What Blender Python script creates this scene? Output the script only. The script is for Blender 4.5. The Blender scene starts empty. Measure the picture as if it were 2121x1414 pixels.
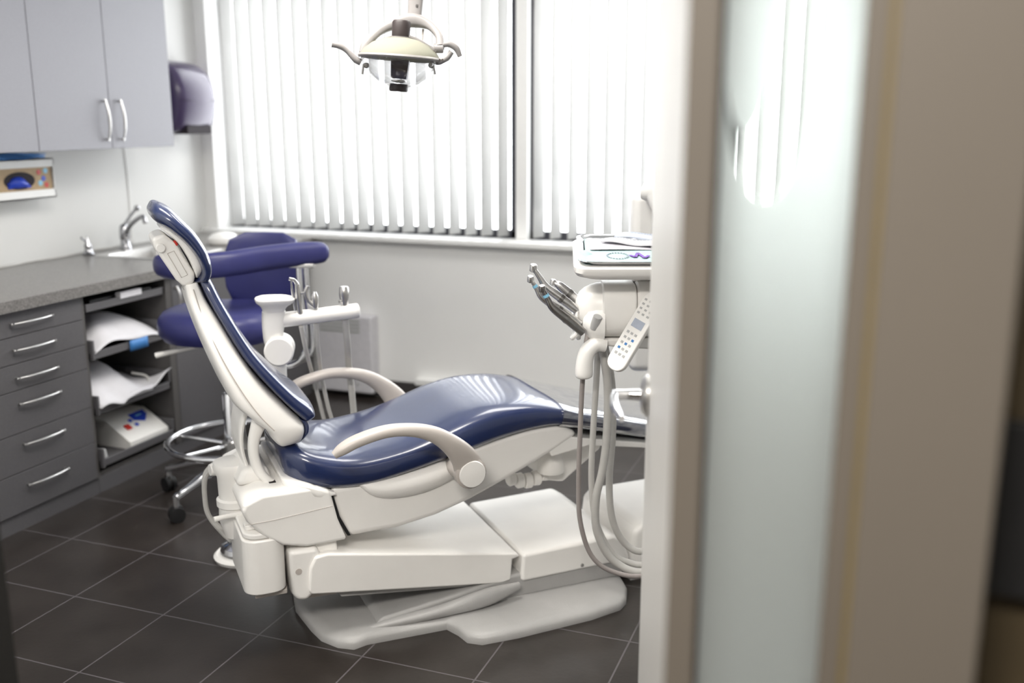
import bpy, bmesh, math, random
from mathutils import Vector, Matrix
random.seed(7)
S = bpy.context.scene
C = S.collection
PI = math.pi
# ------------------------------------------------------------------ camera
TH = math.radians(20.5)
PITCH = math.atan(465/2062)
cd = bpy.data.cameras.new('camera'); cam = bpy.data.objects.new('camera', cd); C.objects.link(cam)
cd.sensor_width = 36; cd.lens = 35.0; cd.clip_start = .02
cam.location = (0, 0, 1.58); cam.rotation_euler = (PI/2-PITCH, 0, TH)
cd.dof.use_dof = True; cd.dof.focus_distance = 2.85; cd.dof.aperture_fstop = 1.5
S.camera = cam
# ------------------------------------------------------------------ world, exposure
w = bpy.data.worlds.new('daylight'); S.world = w; w.use_nodes = True
bg = w.node_tree.nodes['Background']; bg.inputs[0].default_value = (.98, .985, 1, 1); bg.inputs[1].default_value = 8.0
S.view_settings.view_transform = 'Standard'; S.view_settings.look = 'None'
S.view_settings.exposure = 0.0; S.view_settings.gamma = 1.0; S.view_settings.use_curve_mapping = False
S.cycles.use_denoising = True
S.cycles.max_bounces = 10; S.cycles.diffuse_bounces = 6; S.cycles.glossy_bounces = 5
S.cycles.transmission_bounces = 8; S.cycles.transparent_max_bounces = 12
S.cycles.sample_clamp_indirect = 8
S.cycles.caustics_reflective = False; S.cycles.caustics_refractive = False

def area(name, loc, rot, sx, sy, power, col=(1, 1, 1), portal=False):
    l = bpy.data.lights.new(name, 'AREA'); l.shape = 'RECTANGLE'; l.size = sx; l.size_y = sy
    l.energy = power; l.color = col
    if portal: l.cycles.is_portal = True
    o = bpy.data.objects.new(name, l); C.objects.link(o); o.location = loc; o.rotation_euler = rot
    return o
area('window_daylight_portal', (-1.55, 5.16, 1.7), (-PI/2, 0, 0), 4.4, 1.6, 1, portal=True)
area('room_fill_light', (-1.6, 2.3, 2.66), (0, 0, 0), 1.2, .6, 50, (1, .96, .9))  # unseen overhead light, added as general fill for the room
area('room_fill_light', (-1.2, 3.9, 2.66), (0, 0, 0), 1.2, .6, 26, (1, .97, .93))  # second unseen light, added to brighten the window wall
area('hall_fill_light', (-.5, -.3, 2.66), (0, 0, 0), 1.2, .3, 115, (1, .95, .88))  # fill added behind the camera for the chair's near sides

# ------------------------------------------------------------------ materials
def mat(name, col, rough=.5, metal=0, spec=.5, coat=0, var=.04, scale=30, bump=0, bscale=200, trans=0, ior=1.45, sheen=0):
    m = bpy.data.materials.new(name); m.use_nodes = True
    nt = m.node_tree; b = nt.nodes['Principled BSDF']
    b.inputs['Roughness'].default_value = rough; b.inputs['Metallic'].default_value = metal
    b.inputs['Specular IOR Level'].default_value = spec; b.inputs['Coat Weight'].default_value = coat
    b.inputs['Coat Roughness'].default_value = .12
    b.inputs['Transmission Weight'].default_value = trans; b.inputs['IOR'].default_value = ior
    b.inputs['Sheen Weight'].default_value = sheen
    tc = nt.nodes.new('ShaderNodeTexCoord')
    n = nt.nodes.new('ShaderNodeTexNoise'); n.inputs['Scale'].default_value = scale; n.inputs['Detail'].default_value = 3
    nt.links.new(tc.outputs['Object'], n.inputs['Vector'])
    r = nt.nodes.new('ShaderNodeValToRGB')
    a = [max(0, c*(1-var)) for c in col]; z = [min(1, c*(1+var)) for c in col]
    r.color_ramp.elements[0].position = .3; r.color_ramp.elements[1].position = .7
    r.color_ramp.elements[0].color = (*a, 1); r.color_ramp.elements[1].color = (*z, 1)
    nt.links.new(n.outputs['Fac'], r.inputs['Fac']); nt.links.new(r.outputs['Color'], b.inputs['Base Color'])
    if bump:
        n2 = nt.nodes.new('ShaderNodeTexNoise'); n2.inputs['Scale'].default_value = bscale; n2.inputs['Detail'].default_value = 2
        nt.links.new(tc.outputs['Object'], n2.inputs['Vector'])
        bp = nt.nodes.new('ShaderNodeBump'); bp.inputs['Strength'].default_value = bump; bp.inputs['Distance'].default_value = .002
        nt.links.new(n2.outputs['Fac'], bp.inputs['Height']); nt.links.new(bp.outputs['Normal'], b.inputs['Normal'])
    return m
M = {}
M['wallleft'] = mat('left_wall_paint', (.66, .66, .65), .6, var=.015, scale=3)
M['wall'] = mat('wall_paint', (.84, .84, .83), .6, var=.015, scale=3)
M['hallwall'] = mat('hall_paint', (.13, .113, .094), .6, var=.02, scale=3)
M['yellowtrim'] = mat('yellowed_sealant', (.17, .13, .06), .5)
M['brown'] = mat('shaded_wall_brown', (.06, .045, .025), .5)  # recess darkness put into the wall colour; hall rear wall shares it
M['ceiling'] = mat('ceiling_tile', (.8, .8, .78), .8)
M['white'] = mat('white_frame_paint', (.80, .80, .79), .4, var=.01)
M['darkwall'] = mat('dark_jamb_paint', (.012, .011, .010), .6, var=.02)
M['doorpaint'] = mat('door_paint', (.62, .61, .59), .4, var=.01)
M['darkframe'] = mat('dark_window_gasket', (.03, .03, .04), .5)
M['plastic'] = mat('ivory_plastic', (.88, .865, .84), .32, var=.015, scale=12, bump=.04, bscale=500)
M['plastic2'] = mat('grey_base_enamel', (.40, .395, .39), .3, var=.03, scale=20, bump=.35, bscale=420)
M['armgrey'] = mat('taupe_arm_plastic', (.50, .46, .43), .35, var=.02)
M['navy'] = mat('navy_vinyl', (.009, .020, .080), .32, coat=.85, spec=.6, var=.1, scale=6, bump=.03, bscale=60)
M['navy2'] = mat('indigo_vinyl', (.030, .032, .13), .38, spec=.5, var=.08, scale=8)
M['chrome'] = mat('chrome', (.8, .8, .82), .12, metal=1, var=.02)
M['tapchrome'] = mat('tap_chrome', (.42, .42, .44), .15, metal=1, var=.03)
M['steel'] = mat('brushed_steel', (.62, .61, .60), .3, metal=1, var=.05, scale=80)
M['dsteel'] = mat('dark_steel', (.30, .29, .28), .3, metal=1, var=.08, scale=60)
M['black'] = mat('black_rubber', (.012, .012, .013), .5)
M['darkp'] = mat('dark_lamp_plastic', (.045, .035, .035), .45)
M['lampgrey'] = mat('lamp_arm_plastic', (.30, .285, .28), .4)
M['hose'] = mat('grey_hose', (.50, .49, .47), .4)
M['hosedark'] = mat('taupe_hose', (.30, .27, .26), .4)
M['cabup'] = mat('upper_cabinet_laminate', (.26, .26, .29), .45, var=.03, scale=120)
M['cablow'] = mat('lower_cabinet_laminate', (.105, .102, .108), .42, var=.06, scale=120)
M['cabin'] = mat('cabinet_interior', (.09, .085, .083), .5)
M['counter'] = mat('speckled_counter_laminate', (.18, .172, .165), .30, var=.35, scale=160)
M['paper'] = mat('white_paper', (.66, .65, .68), .7, var=.02)
M['bluelabel'] = mat('blue_label', (.05, .2, .5), .5)
M['blue'] = mat('royal_blue_print', (.02, .06, .5), .4)
M['red'] = mat('red_plastic', (.5, .03, .02), .4)
M['purple'] = mat('purple_print', (.12, .01, .35), .5)
M['inkgrey'] = mat('grey_print', (.25, .3, .36), .6)
M['teal'] = mat('pale_teal_paper', (.38, .52, .52), .7, var=.05, scale=40)
M['glovebox'] = mat('tan_glove_carton', (.42, .30, .17), .6, var=.1)
M['darkhole'] = mat('dark_opening', (.02, .015, .02), .8)
M['dispenser'] = mat('smoky_violet_plastic', (.05, .035, .085), .22, coat=.1, spec=.45)
M['vent'] = mat('vent_slot_grey', (.24, .26, .22), .6)
M['heaterw'] = mat('heater_enamel', (.62, .61, .64), .4)
M['casebody'] = mat('grey_case', (.45, .45, .45), .5)
M['baseboard'] = mat('dark_baseboard', (.05, .045, .045), .5)
M['pouch'] = mat('sterile_pouch', (.42, .46, .55), .35, var=.05, scale=60)
M['pouchwhite'] = mat('pouch_paper', (.50, .50, .53), .6, var=.02)
M['napkin'] = mat('tray_napkin', (.47, .46, .50), .6, var=.02)
M['lightblue'] = mat('pale_blue_band', (.25, .55, .75), .4)

def shader_mix(name, fac, col_t, rough=.05, top=.6, base=.03):
    m = bpy.data.materials.new(name); m.use_nodes = True; nt = m.node_tree; nt.nodes.clear()
    o = nt.nodes.new('ShaderNodeOutputMaterial'); mx = nt.nodes.new('ShaderNodeMixShader')
    t = nt.nodes.new('ShaderNodeBsdfTransparent'); t.inputs[0].default_value = (*col_t, 1)
    g = nt.nodes.new('ShaderNodeBsdfGlossy'); g.inputs['Roughness'].default_value = rough; g.inputs[0].default_value = (.95, .95, .95, 1)
    lw = nt.nodes.new('ShaderNodeLayerWeight'); lw.inputs[0].default_value = fac
    pw = nt.nodes.new('ShaderNodeMath'); pw.operation = 'MULTIPLY'; pw.inputs[1].default_value = top
    pq = nt.nodes.new('ShaderNodeMath'); pq.operation = 'POWER'; pq.inputs[1].default_value = 3.0
    nt.links.new(lw.outputs['Facing'], pq.inputs[0]); nt.links.new(pq.outputs[0], pw.inputs[0])
    n = nt.nodes.new('ShaderNodeTexNoise'); n.inputs['Scale'].default_value = 12
    ma = nt.nodes.new('ShaderNodeMath'); ma.operation = 'MULTIPLY_ADD'; ma.inputs[1].default_value = base
    nt.links.new(n.outputs['Fac'], ma.inputs[0]); nt.links.new(pw.outputs[0], ma.inputs[2])
    nt.links.new(ma.outputs[0], mx.inputs[0]); nt.links.new(t.outputs[0], mx.inputs[1]); nt.links.new(g.outputs[0], mx.inputs[2])
    nt.links.new(mx.outputs[0], o.inputs[0])
    return m
M['glass'] = shader_mix('clear_glass', .5, (.97, .98, .98), .0, .5, .02)
M['shield'] = shader_mix('clear_lamp_shield', .5, (.955, .955, .96), .03, .6, .06)
M['film'] = shader_mix('clear_plastic_cover', .5, (.88, .88, .90), .10, .9, .5)

def slat_mat(name='translucent_blind_fabric', fac=.5, c0=(.60, .598, .59), c1=(.66, .658, .65)):
    m = bpy.data.materials.new(name); m.use_nodes = True; nt = m.node_tree; nt.nodes.clear()
    o = nt.nodes.new('ShaderNodeOutputMaterial'); mx = nt.nodes.new('ShaderNodeMixShader'); mx.inputs[0].default_value = fac
    d = nt.nodes.new('ShaderNodeBsdfDiffuse'); t = nt.nodes.new('ShaderNodeBsdfTranslucent')
    n = nt.nodes.new('ShaderNodeTexNoise'); n.inputs['Scale'].default_value = 90
    r = nt.nodes.new('ShaderNodeValToRGB'); r.color_ramp.elements[0].color = (*c0, 1); r.color_ramp.elements[1].color = (*c1, 1)
    nt.links.new(n.outputs['Fac'], r.inputs[0]); nt.links.new(r.outputs[0], d.inputs[0]); nt.links.new(r.outputs[0], t.inputs[0])
    nt.links.new(d.outputs[0], mx.inputs[1]); nt.links.new(t.outputs[0], mx.inputs[2]); nt.links.new(mx.outputs[0], o.inputs[0])
    return m
M['slat'] = slat_mat()
M['reflector'] = slat_mat('milky_glass_reflector', .35, (.42, .415, .34), (.48, .475, .40))

def frosted_mat():
    # frosted film with a clear crescent: an oval of clear glass with a smaller frosted oval inside it
    m = bpy.data.materials.new('frosted_film_glass'); m.use_nodes = True; nt = m.node_tree; nt.nodes.clear()
    L = nt.links.new; N = nt.nodes.new
    o = N('ShaderNodeOutputMaterial'); tc = N('ShaderNodeTexCoord'); sp = N('ShaderNodeSeparateXYZ'); L(tc.outputs['Object'], sp.inputs[0])
    def oval(cx, cz, rx, rz):
        def f(op, a, b=None, c=None):
            q = N('ShaderNodeMath'); q.operation = op
            for i, v in enumerate((a, b, c)):
                if v is None: continue
                if isinstance(v, (int, float)): q.inputs[i].default_value = v
                else: L(v, q.inputs[i])
            return q.outputs[0]
        x = f('DIVIDE', f('SUBTRACT', sp.outputs['X'], cx), rx); z = f('DIVIDE', f('SUBTRACT', sp.outputs['Z'], cz), rz)
        return f('LESS_THAN', f('ADD', f('MULTIPLY', x, x), f('MULTIPLY', z, z)), 1.0), f
    a, f = oval(-.113, 1.665, .045, .165)
    b, f = oval(-.134, 1.672, .025, .105)
    clear = f('MULTIPLY', a, f('SUBTRACT', 1.0, b))
    tr = N('ShaderNodeBsdfTransparent'); tr.inputs[0].default_value = (.93, .95, .93, 1)
    rf = N('ShaderNodeBsdfRefraction'); rf.inputs['Roughness'].default_value = .8; rf.inputs['IOR'].default_value = 1.25; rf.inputs[0].default_value = (.92, .965, .945, 1)
    tl = N('ShaderNodeBsdfTranslucent'); tl.inputs[0].default_value = (.92, .95, .93, 1)
    df = N('ShaderNodeBsdfDiffuse'); df.inputs[0].default_value = (.92, .95, .93, 1)
    m1 = N('ShaderNodeMixShader'); m1.inputs[0].default_value = .40; L(rf.outputs[0], m1.inputs[1]); L(tl.outputs[0], m1.inputs[2])
    m2 = N('ShaderNodeMixShader'); m2.inputs[0].default_value = .12; L(m1.outputs[0], m2.inputs[1]); L(df.outputs[0], m2.inputs[2])
    m3 = N('ShaderNodeMixShader'); L(clear, m3.inputs[0]); L(m2.outputs[0], m3.inputs[1]); L(tr.outputs[0], m3.inputs[2])
    L(m3.outputs[0], o.inputs[0])
    return m
M['frost'] = frosted_mat()

def floor_mat():
    m = bpy.data.materials.new('dark_stone_floor_tile'); m.use_nodes = True; nt = m.node_tree; L = nt.links.new; N = nt.nodes.new
    b = nt.nodes['Principled BSDF']; tc = N('ShaderNodeTexCoord')
    mp = N('ShaderNodeMapping'); mp.inputs['Location'].default_value = (2.832, -2.746, 0); L(tc.outputs['Object'], mp.inputs[0])
    br = N('ShaderNodeTexBrick'); br.offset = 0; br.squash = 1
    br.inputs['Scale'].default_value = 1; br.inputs['Brick Width'].default_value = .3655; br.inputs['Row Height'].default_value = .3665
    br.inputs['Mortar Size'].default_value = .0028; br.inputs['Mortar Smooth'].default_value = .1; br.inputs['Bias'].default_value = 0
    br.inputs['Color1'].default_value = (0, 0, 0, 1); br.inputs['Color2'].default_value = (1, 1, 1, 1); br.inputs['Mortar'].default_value = (0, 0, 0, 1)
    L(mp.outputs[0], br.inputs[0])
    n = N('ShaderNodeTexNoise'); n.inputs['Scale'].default_value = 5; n.inputs['Detail'].default_value = 6; L(tc.outputs['Object'], n.inputs[0])
    r = N('ShaderNodeValToRGB'); r.color_ramp.elements[0].position = .3; r.color_ramp.elements[1].position = .75
    r.color_ramp.elements[0].color = (.020, .016, .014, 1); r.color_ramp.elements[1].color = (.036, .030, .027, 1); L(n.outputs['Fac'], r.inputs[0])
    mx = N('ShaderNodeMixRGB'); mx.blend_type = 'MIX'; L(br.outputs['Fac'], mx.inputs[0]); L(r.outputs[0], mx.inputs[1]); mx.inputs[2].default_value = (.10, .09, .095, 1)
    L(mx.outputs[0], b.inputs['Base Color'])
    b.inputs['Roughness'].default_value = .29; b.inputs['Specular IOR Level'].default_value = .5
    bp = N('ShaderNodeBump'); bp.inputs['Strength'].default_value = .5; bp.inputs['Distance'].default_value = .002; bp.invert = True
    L(br.outputs['Fac'], bp.inputs['Height'])
    n2 = N('ShaderNodeTexNoise'); n2.inputs['Scale'].default_value = 60; L(tc.outputs['Object'], n2.inputs[0])
    bp2 = N('ShaderNodeBump'); bp2.inputs['Strength'].default_value = .12; bp2.inputs['Distance'].default_value = .002; L(n2.outputs['Fac'], bp2.inputs['Height']); L(bp.outputs[0], bp2.inputs['Normal'])
    L(bp2.outputs[0], b.inputs['Normal'])
    return m
M['floor'] = floor_mat()

def ceil_glow():
    m = bpy.data.materials.new('lamp_diffuser'); m.use_nodes = True
    b = m.node_tree.nodes['Principled BSDF']; b.inputs['Base Color'].default_value = (.8, .8, .8, 1)
    b.inputs['Emission Color'].default_value = (1, .96, .9, 1); b.inputs['Emission Strength'].default_value = 2
    return m

# ------------------------------------------------------------------ mesh helpers
def obj(name, bm, m, parent=None, off=(0, 0, 0), bevel=0, seg=3, sub=0, smooth=True, ang=40, solid=0):
    if off != (0, 0, 0): bmesh.ops.translate(bm, vec=-Vector(off), verts=bm.verts)
    bmesh.ops.recalc_face_normals(bm, faces=bm.faces)
    me = bpy.data.meshes.new(name); bm.to_mesh(me); bm.free()
    me.materials.append(M[m] if isinstance(m, str) else m)
    if smooth:
        me.polygons.foreach_set('use_smooth', [True]*len(me.polygons))
        if not sub: me.set_sharp_from_angle(angle=math.radians(ang))
    o = bpy.data.objects.new(name, me); C.objects.link(o)
    if solid:
        s = o.modifiers.new('solid', 'SOLIDIFY'); s.thickness = solid; s.offset = 0
    if bevel:
        b = o.modifiers.new('bevel', 'BEVEL'); b.width = bevel; b.segments = seg; b.limit_method = 'ANGLE'; b.angle_limit = math.radians(35); b.harden_normals = True
    if sub:
        s = o.modifiers.new('sub', 'SUBSURF'); s.levels = sub; s.render_levels = sub
    if parent: o.parent = parent
    return o
def tag(o, label, cat, group=None):
    o['label'] = label; o['category'] = cat
    if group: o['group'] = group
    return o
def thing(name, label, cat, loc=(0, 0, 0), rz=0, group=None):
    o = bpy.data.objects.new(name, None); C.objects.link(o); o.empty_display_size = .1
    o.location = loc; o.rotation_euler = (0, 0, rz)
    return tag(o, label, cat, group)
def struct(name, bm, m, **k):
    o = obj(name, bm, m, **k)
    if not o.parent: o['kind'] = 'structure'
    return o
def B(): return bmesh.new()
def box(bm, lo, hi):
    x0, y0, z0 = lo; x1, y1, z1 = hi
    v = [bm.verts.new(p) for p in ((x0,y0,z0),(x1,y0,z0),(x1,y1,z0),(x0,y1,z0),(x0,y0,z1),(x1,y0,z1),(x1,y1,z1),(x0,y1,z1))]
    for f in ((0,3,2,1),(4,5,6,7),(0,1,5,4),(1,2,6,5),(2,3,7,6),(3,0,4,7)): bm.faces.new([v[i] for i in f])
    return bm
def bx(lo, hi): return box(B(), lo, hi)
def prism(bm, poly, a, b, axis='y'):
    """poly of 2-D points extruded from a to b; axis y: points are (x,z); axis z: (x,y); axis x: (y,z)"""
    def P(p, t):
        return {'y': (p[0], t, p[1]), 'z': (p[0], p[1], t), 'x': (t, p[0], p[1])}[axis]
    A = [bm.verts.new(P(p, a)) for p in poly]; Bv = [bm.verts.new(P(p, b)) for p in poly]
    bm.faces.new(A); bm.faces.new(list(reversed(Bv)))
    n = len(poly)
    for i in range(n): bm.faces.new((A[i], Bv[i], Bv[(i+1) % n], A[(i+1) % n]))
    return bm
def loft(bm, rings, cap=True, closed=True):
    R = [[bm.verts.new(p) for p in r] for r in rings]
    n = len(R[0])
    for a, b in zip(R, R[1:]):
        for i in range(n if closed else n-1): bm.faces.new((a[i], a[(i+1) % n], b[(i+1) % n], b[i]))
    if cap:
        bm.faces.new(list(reversed(R[0]))); bm.faces.new(R[-1])
    return bm
def spow(x, e): return math.copysign(abs(x)**e, x)
def spline(pts, n=6):
    """Catmull-Rom through points (any dimension)"""
    pts = [tuple(p) for p in pts]; out = []
    P = [tuple(2*a-b for a, b in zip(pts[0], pts[1]))]+pts+[tuple(2*a-b for a, b in zip(pts[-1], pts[-2]))]
    for i in range(1, len(P)-2):
        for k in range(n):
            t = k/n
            out.append(tuple(.5*((2*b)+(-a+c)*t+(2*a-5*b+4*c-d)*t*t+(-a+3*b-3*c+d)*t**3) for a, b, c, d in zip(P[i-1], P[i], P[i+1], P[i+2])))
    out.append(pts[-1]); return out
def slab(bm, st, v0, e=.55, n=28, res=5, crown=0, cap_round=True):
    """st: stations (Au,Az,Bu,Bz,half width[,v centre]); ring = superellipse between A (back) and B (front)"""
    st = [tuple(s)+((v0,) if len(s) == 5 else ()) for s in st]
    s2 = spline(st, res)
    rings = []
    for (au, az, bu, bz, hw, vc) in s2:
        hw = max(hw, .002)
        cu, cz = (au+bu)/2, (az+bz)/2; du, dz = (bu-au)/2, (bz-az)/2
        r = []
        for k in range(n):
            t = 2*PI*k/n; c, s = spow(math.cos(t), e), spow(math.sin(t), e)
            s *= 1+(crown*(1-c*c) if s > 0 else 0)
            r.append((cu+du*s, vc+hw*c, cz+dz*s))
        rings.append(r)
    return loft(bm, rings)
def tube(bm, pts, r, n=10, smooth=5, cap=True):
    """r: number or list of radii per control point"""
    rr = r if isinstance(r, (list, tuple)) else [r]*len(pts)
    P = [tuple(p)+(q,) for p, q in zip(pts, rr)]
    if smooth and len(P) > 2: P = spline(P, smooth)
    V = [Vector(p[:3]) for p in P]; rings = []
    up = None
    for i, v in enumerate(V):
        t = (V[min(i+1, len(V)-1)]-V[max(i-1, 0)]).normalized()
        if up is None:
            up = Vector((0, 0, 1)) if abs(t.z) < .9 else Vector((1, 0, 0))
        s = t.cross(up).normalized(); up = s.cross(t).normalized()
        rings.append([tuple(v+(s*math.cos(2*PI*k/n)+up*math.sin(2*PI*k/n))*P[i][3]) for k in range(n)])
    return loft(bm, rings, cap)
def flat_tube(bm, pts, w, h, n=16, smooth=5, upv=(0, 0, 1), e=.8):
    """pts path; ww,hh lists: half width across, half height along up"""
    P = [tuple(p)+(a, b) for p, a, b in zip(pts, w, h)]
    if smooth: P = spline(P, smooth)
    V = [Vector(p[:3]) for p in P]; rings = []; side0 = None
    for i, v in enumerate(V):
        t = (V[min(i+1, len(V)-1)]-V[max(i-1, 0)]).normalized()
        s = Vector(upv)            # fixed side vector
        s = (s-t*s.dot(t)).normalized(); u = s.cross(t).normalized()
        rings.append([tuple(v+s*P[i][3]*spow(math.cos(2*PI*k/n), e)+u*P[i][4]*spow(math.sin(2*PI*k/n), e)) for k in range(n)])
    return loft(bm, rings)
def lathe(bm, prof, c=(0, 0, 0), ax=(0, 0, 1), n=28, cap=True):
    """prof: (radius, distance along axis)"""
    a = Vector(ax).normalized(); s = a.orthogonal().normalized(); u = a.cross(s); c = Vector(c)
    rings = [[tuple(c+a*h+(s*math.cos(2*PI*k/n)+u*math.sin(2*PI*k/n))*max(r, .0002)) for k in range(n)] for r, h in prof]
    return loft(bm, rings, cap)
def rrect(cx, cy, hx, hy, r, n=5):
    out = []
    for (sx, sy, a0) in ((1, 1, 0), (-1, 1, 90), (-1, -1, 180), (1, -1, 270)):
        for k in range(n+1):
            t = math.radians(a0+90*k/n); out.append((cx+sx*(hx-r)+r*math.cos(t), cy+sy*(hy-r)+r*math.sin(t)))
    return out
def grid(bm, nx, ny, f):
    V = [[bm.verts.new(f(i/nx, j/ny)) for j in range(ny+1)] for i in range(nx+1)]
    for i in range(nx):
        for j in range(ny): bm.faces.new((V[i][j], V[i+1][j], V[i+1][j+1], V[i][j+1]))
    return bm
def cyl(bm, p, q, r, n=20, r2=None):
    p, q = Vector(p), Vector(q); d = (q-p)
    return lathe(bm, [(r, 0), (r2 if r2 is not None else r, d.length)], p, d, n)

# ================================================================== SETTING
XL, XR, YW, YF, ZC = -3.8, 1.7, 4.95, 1.0, 2.7
struct('floor', bx((-3.95, -1.6, -.05), (1.85, 5.1, 0)), 'floor', smooth=False)
struct('ceiling', bx((-3.95, -1.6, ZC), (1.85, 5.2, ZC+.1)), 'ceiling', smooth=False)
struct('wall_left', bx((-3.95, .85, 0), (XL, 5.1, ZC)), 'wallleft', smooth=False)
struct('wall_right', bx((XR, -1.6, 0), (XR+.15, 5.1, ZC)), 'wall', smooth=False)
# window wall with its opening
WX0, WX1, WZ0, WZ1 = -3.72, .75, .905, 2.5
b = B()
box(b, (XL, YW, 0), (XR, YW+.2, WZ0)); box(b, (XL, YW, WZ1), (XR, YW+.2, ZC))
box(b, (XL, YW, WZ0), (WX0, YW+.2, WZ1)); box(b, (WX1, YW, WZ0), (XR, YW+.2, WZ1))
struct('wall_back', b, 'wall', smooth=False)
struct('trim_1', bx((XL, 4.90, WZ0), (WX1+.05, YW+.16, .932)), 'white', bevel=.004)      # sill
# front wall (between hall and room): left piece with jamb, header, piece right of the glass
b = B()
box(b, (XL, YF, 0), (-1.315, YF+.13, ZC))
box(b, (-1.315, YF, 2.1), (-.03, YF+.13, ZC))
struct('wall_hall_left', b, 'darkwall', smooth=False)
b = B()
box(b, (XL, YF+.13, 0), (-1.36, YF+.155, ZC)); box(b, (-1.315, YF+.13, 2.1), (-.03, YF+.155, ZC)); box(b, (-.003, YF+.151, 0), (XR, YF+.17, ZC))
struct('wall_front', b, 'wall', smooth=False)
b = B(); box(b, (-.003, .935, 0), (.112, 1.15, ZC)); struct('wall_hall', b, 'hallwall', bevel=.004)
b = B(); box(b, (.112, 1.02, 0), (XR, 1.15, ZC)); struct('wall_hall_recess', b, 'brown', smooth=False)
b = B(); box(b, (-3.95, -1.6, 0), (XR, -1.45, ZC)); box(b, (-2.2, -1.45, 0), (-2.05, YF, ZC)); struct('wall_hall_rear', b, 'brown', smooth=False)
# door frame posts
b = B(); box(b, (-.191, .99, 0), (-.159, 1.16, 2.1)); struct('trim_2', b, 'hallwall', bevel=.003)
b = B(); box(b, (-.030, .975, 0), (-.008, 1.15, 2.1)); struct('trim_3', b, 'hallwall', bevel=.003)
b = B(); box(b, (-.0085, .955, 0), (-.0025, 1.0, ZC)); struct('trim_4', b, 'yellowtrim')
b = B(); box(b, (-.159, 1.002, .05), (-.030, 1.008, 2.1))
o = struct('window_3', b, 'frost', smooth=False)
b = B(); box(b, (-.1595, .996, .05), (-.157, 1.014, 2.1)); o2 = obj('gasket', b, 'baseboard', o)
# baseboard along the window wall
struct('baseboard_back', bx((-3.04, YW-.015, 0), (XR, YW, .10)), 'baseboard', smooth=False)
# window: frames, panes, mullion
def window(n, x0, x1):
    b = B(); f = .045
    box(b, (x0, 5.085, WZ0+.027), (x1, 5.125, WZ0+.027+f)); box(b, (x0, 5.085, WZ1-f), (x1, 5.125, WZ1))
    box(b, (x0, 5.085, WZ0), (x0+f, 5.125, WZ1)); box(b, (x1-f, 5.085, WZ0), (x1, 5.125, WZ1))
    fr = struct('window_%d' % n, b, 'darkframe', bevel=.003)
    obj('pane', bx((x0+f, 5.102, WZ0+.07), (x1-f, 5.106, WZ1-f)), 'glass', fr, smooth=False)
window(1, WX0, -1.862); window(2, -1.816, WX1)
struct('trim_5', bx((-1.862, 5.035, .932), (-1.795, 5.084, WZ1)), 'white', bevel=.004)
# vertical blinds
def blind(x0, x1, label, xs):
    t = thing('vertical_blind', label, 'blind', ((x0+x1)/2, 5.02, .945), 0, 'vertical blinds across the window')
    off = ((x0+x1)/2, 5.02, .945)
    obj('head_rail', bx((x0, 4.995, 2.44), (x1, 5.045, 2.485)), 'white', t, off, bevel=.003)
    a = math.radians(68); x = xs
    while x < x1-.02:
        da = math.radians(random.uniform(-3, 3)); b = B(); rs = []
        for z in (.949+random.uniform(0, .004), 2.44):
            ring = []
            for k in range(7):
                s = -1+2*k/6; q = .0022*(1-s*s)
                ring.append((x+math.cos(a+da)*s*.0445-math.sin(a)*q, 5.02+math.sin(a+da)*s*.0445+math.cos(a)*q, z))
            rs.append(ring)
        loft(b, rs, cap=False, closed=False)
        obj('slat', b, 'slat', t, off, solid=.0012)
        x += .0945
blind(-3.715, -1.905, 'left white vertical blind, from the corner to the white window post', -3.629)
blind(-1.785, .73, 'right white vertical blind, from the white window post behind the tray and glass door', -1.725)

# ================================================================== CABINETS (along the left wall)
def bow_handle(p, q, out, r=.005, bow=.012):
    """a bar from p to q standing off along out"""
    p, q, out = Vector(p), Vector(q), Vector(out)
    b = B(); m = (p+q)/2
    pts = [p+out*.014, p*.75+q*.25+out*(.018+bow*.7), m+out*(.018+bow), p*.25+q*.75+out*(.018+bow*.7), q+out*.014]
    tube(b, [tuple(v) for v in pts], [r*.8, r, r*1.15, r, r*.8], 10, 4)
    d = (q-p).normalized()
    for e, s in ((p, 1), (q, -1)):
        a0 = e+d*s*.008
        cyl(b, a0, a0+out*.022, r*.8, 10)
    return b
XF = -3.064
cab = thing('drawer_cabinet', 'dark grey base cabinet with six bar-handled drawers, left of the open trays', 'cabinet', (-3.4, 2.87, 0))
o_ = (-3.4, 2.87, 0)
obj('body', bx((XL+.002, 2.60, .072), (XF-.02, 3.146, .858)), 'cablow', cab, o_, smooth=False)
obj('kickboard', bx((XL+.002, 2.45, 0), (XF-.012, 3.16, .071)), 'cablow', cab, o_, smooth=False)
zs = [.862, .765, .66, .557, .389, .235, .075]; hz = [.817, .715, .606, .505, .343, .178]
for i in range(6):
    d = obj('drawer', bx((XF-.019, 2.605, zs[i+1]+.0015), (XF, 3.145, zs[i]-.0015)), 'cablow', cab, o_, bevel=.0015, seg=2)
    obj('handle', bow_handle((XF, 2.775, hz[i]), (XF, 2.982, hz[i]), (1, 0, 0), .0048, .008), 'steel', d, o_)
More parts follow.
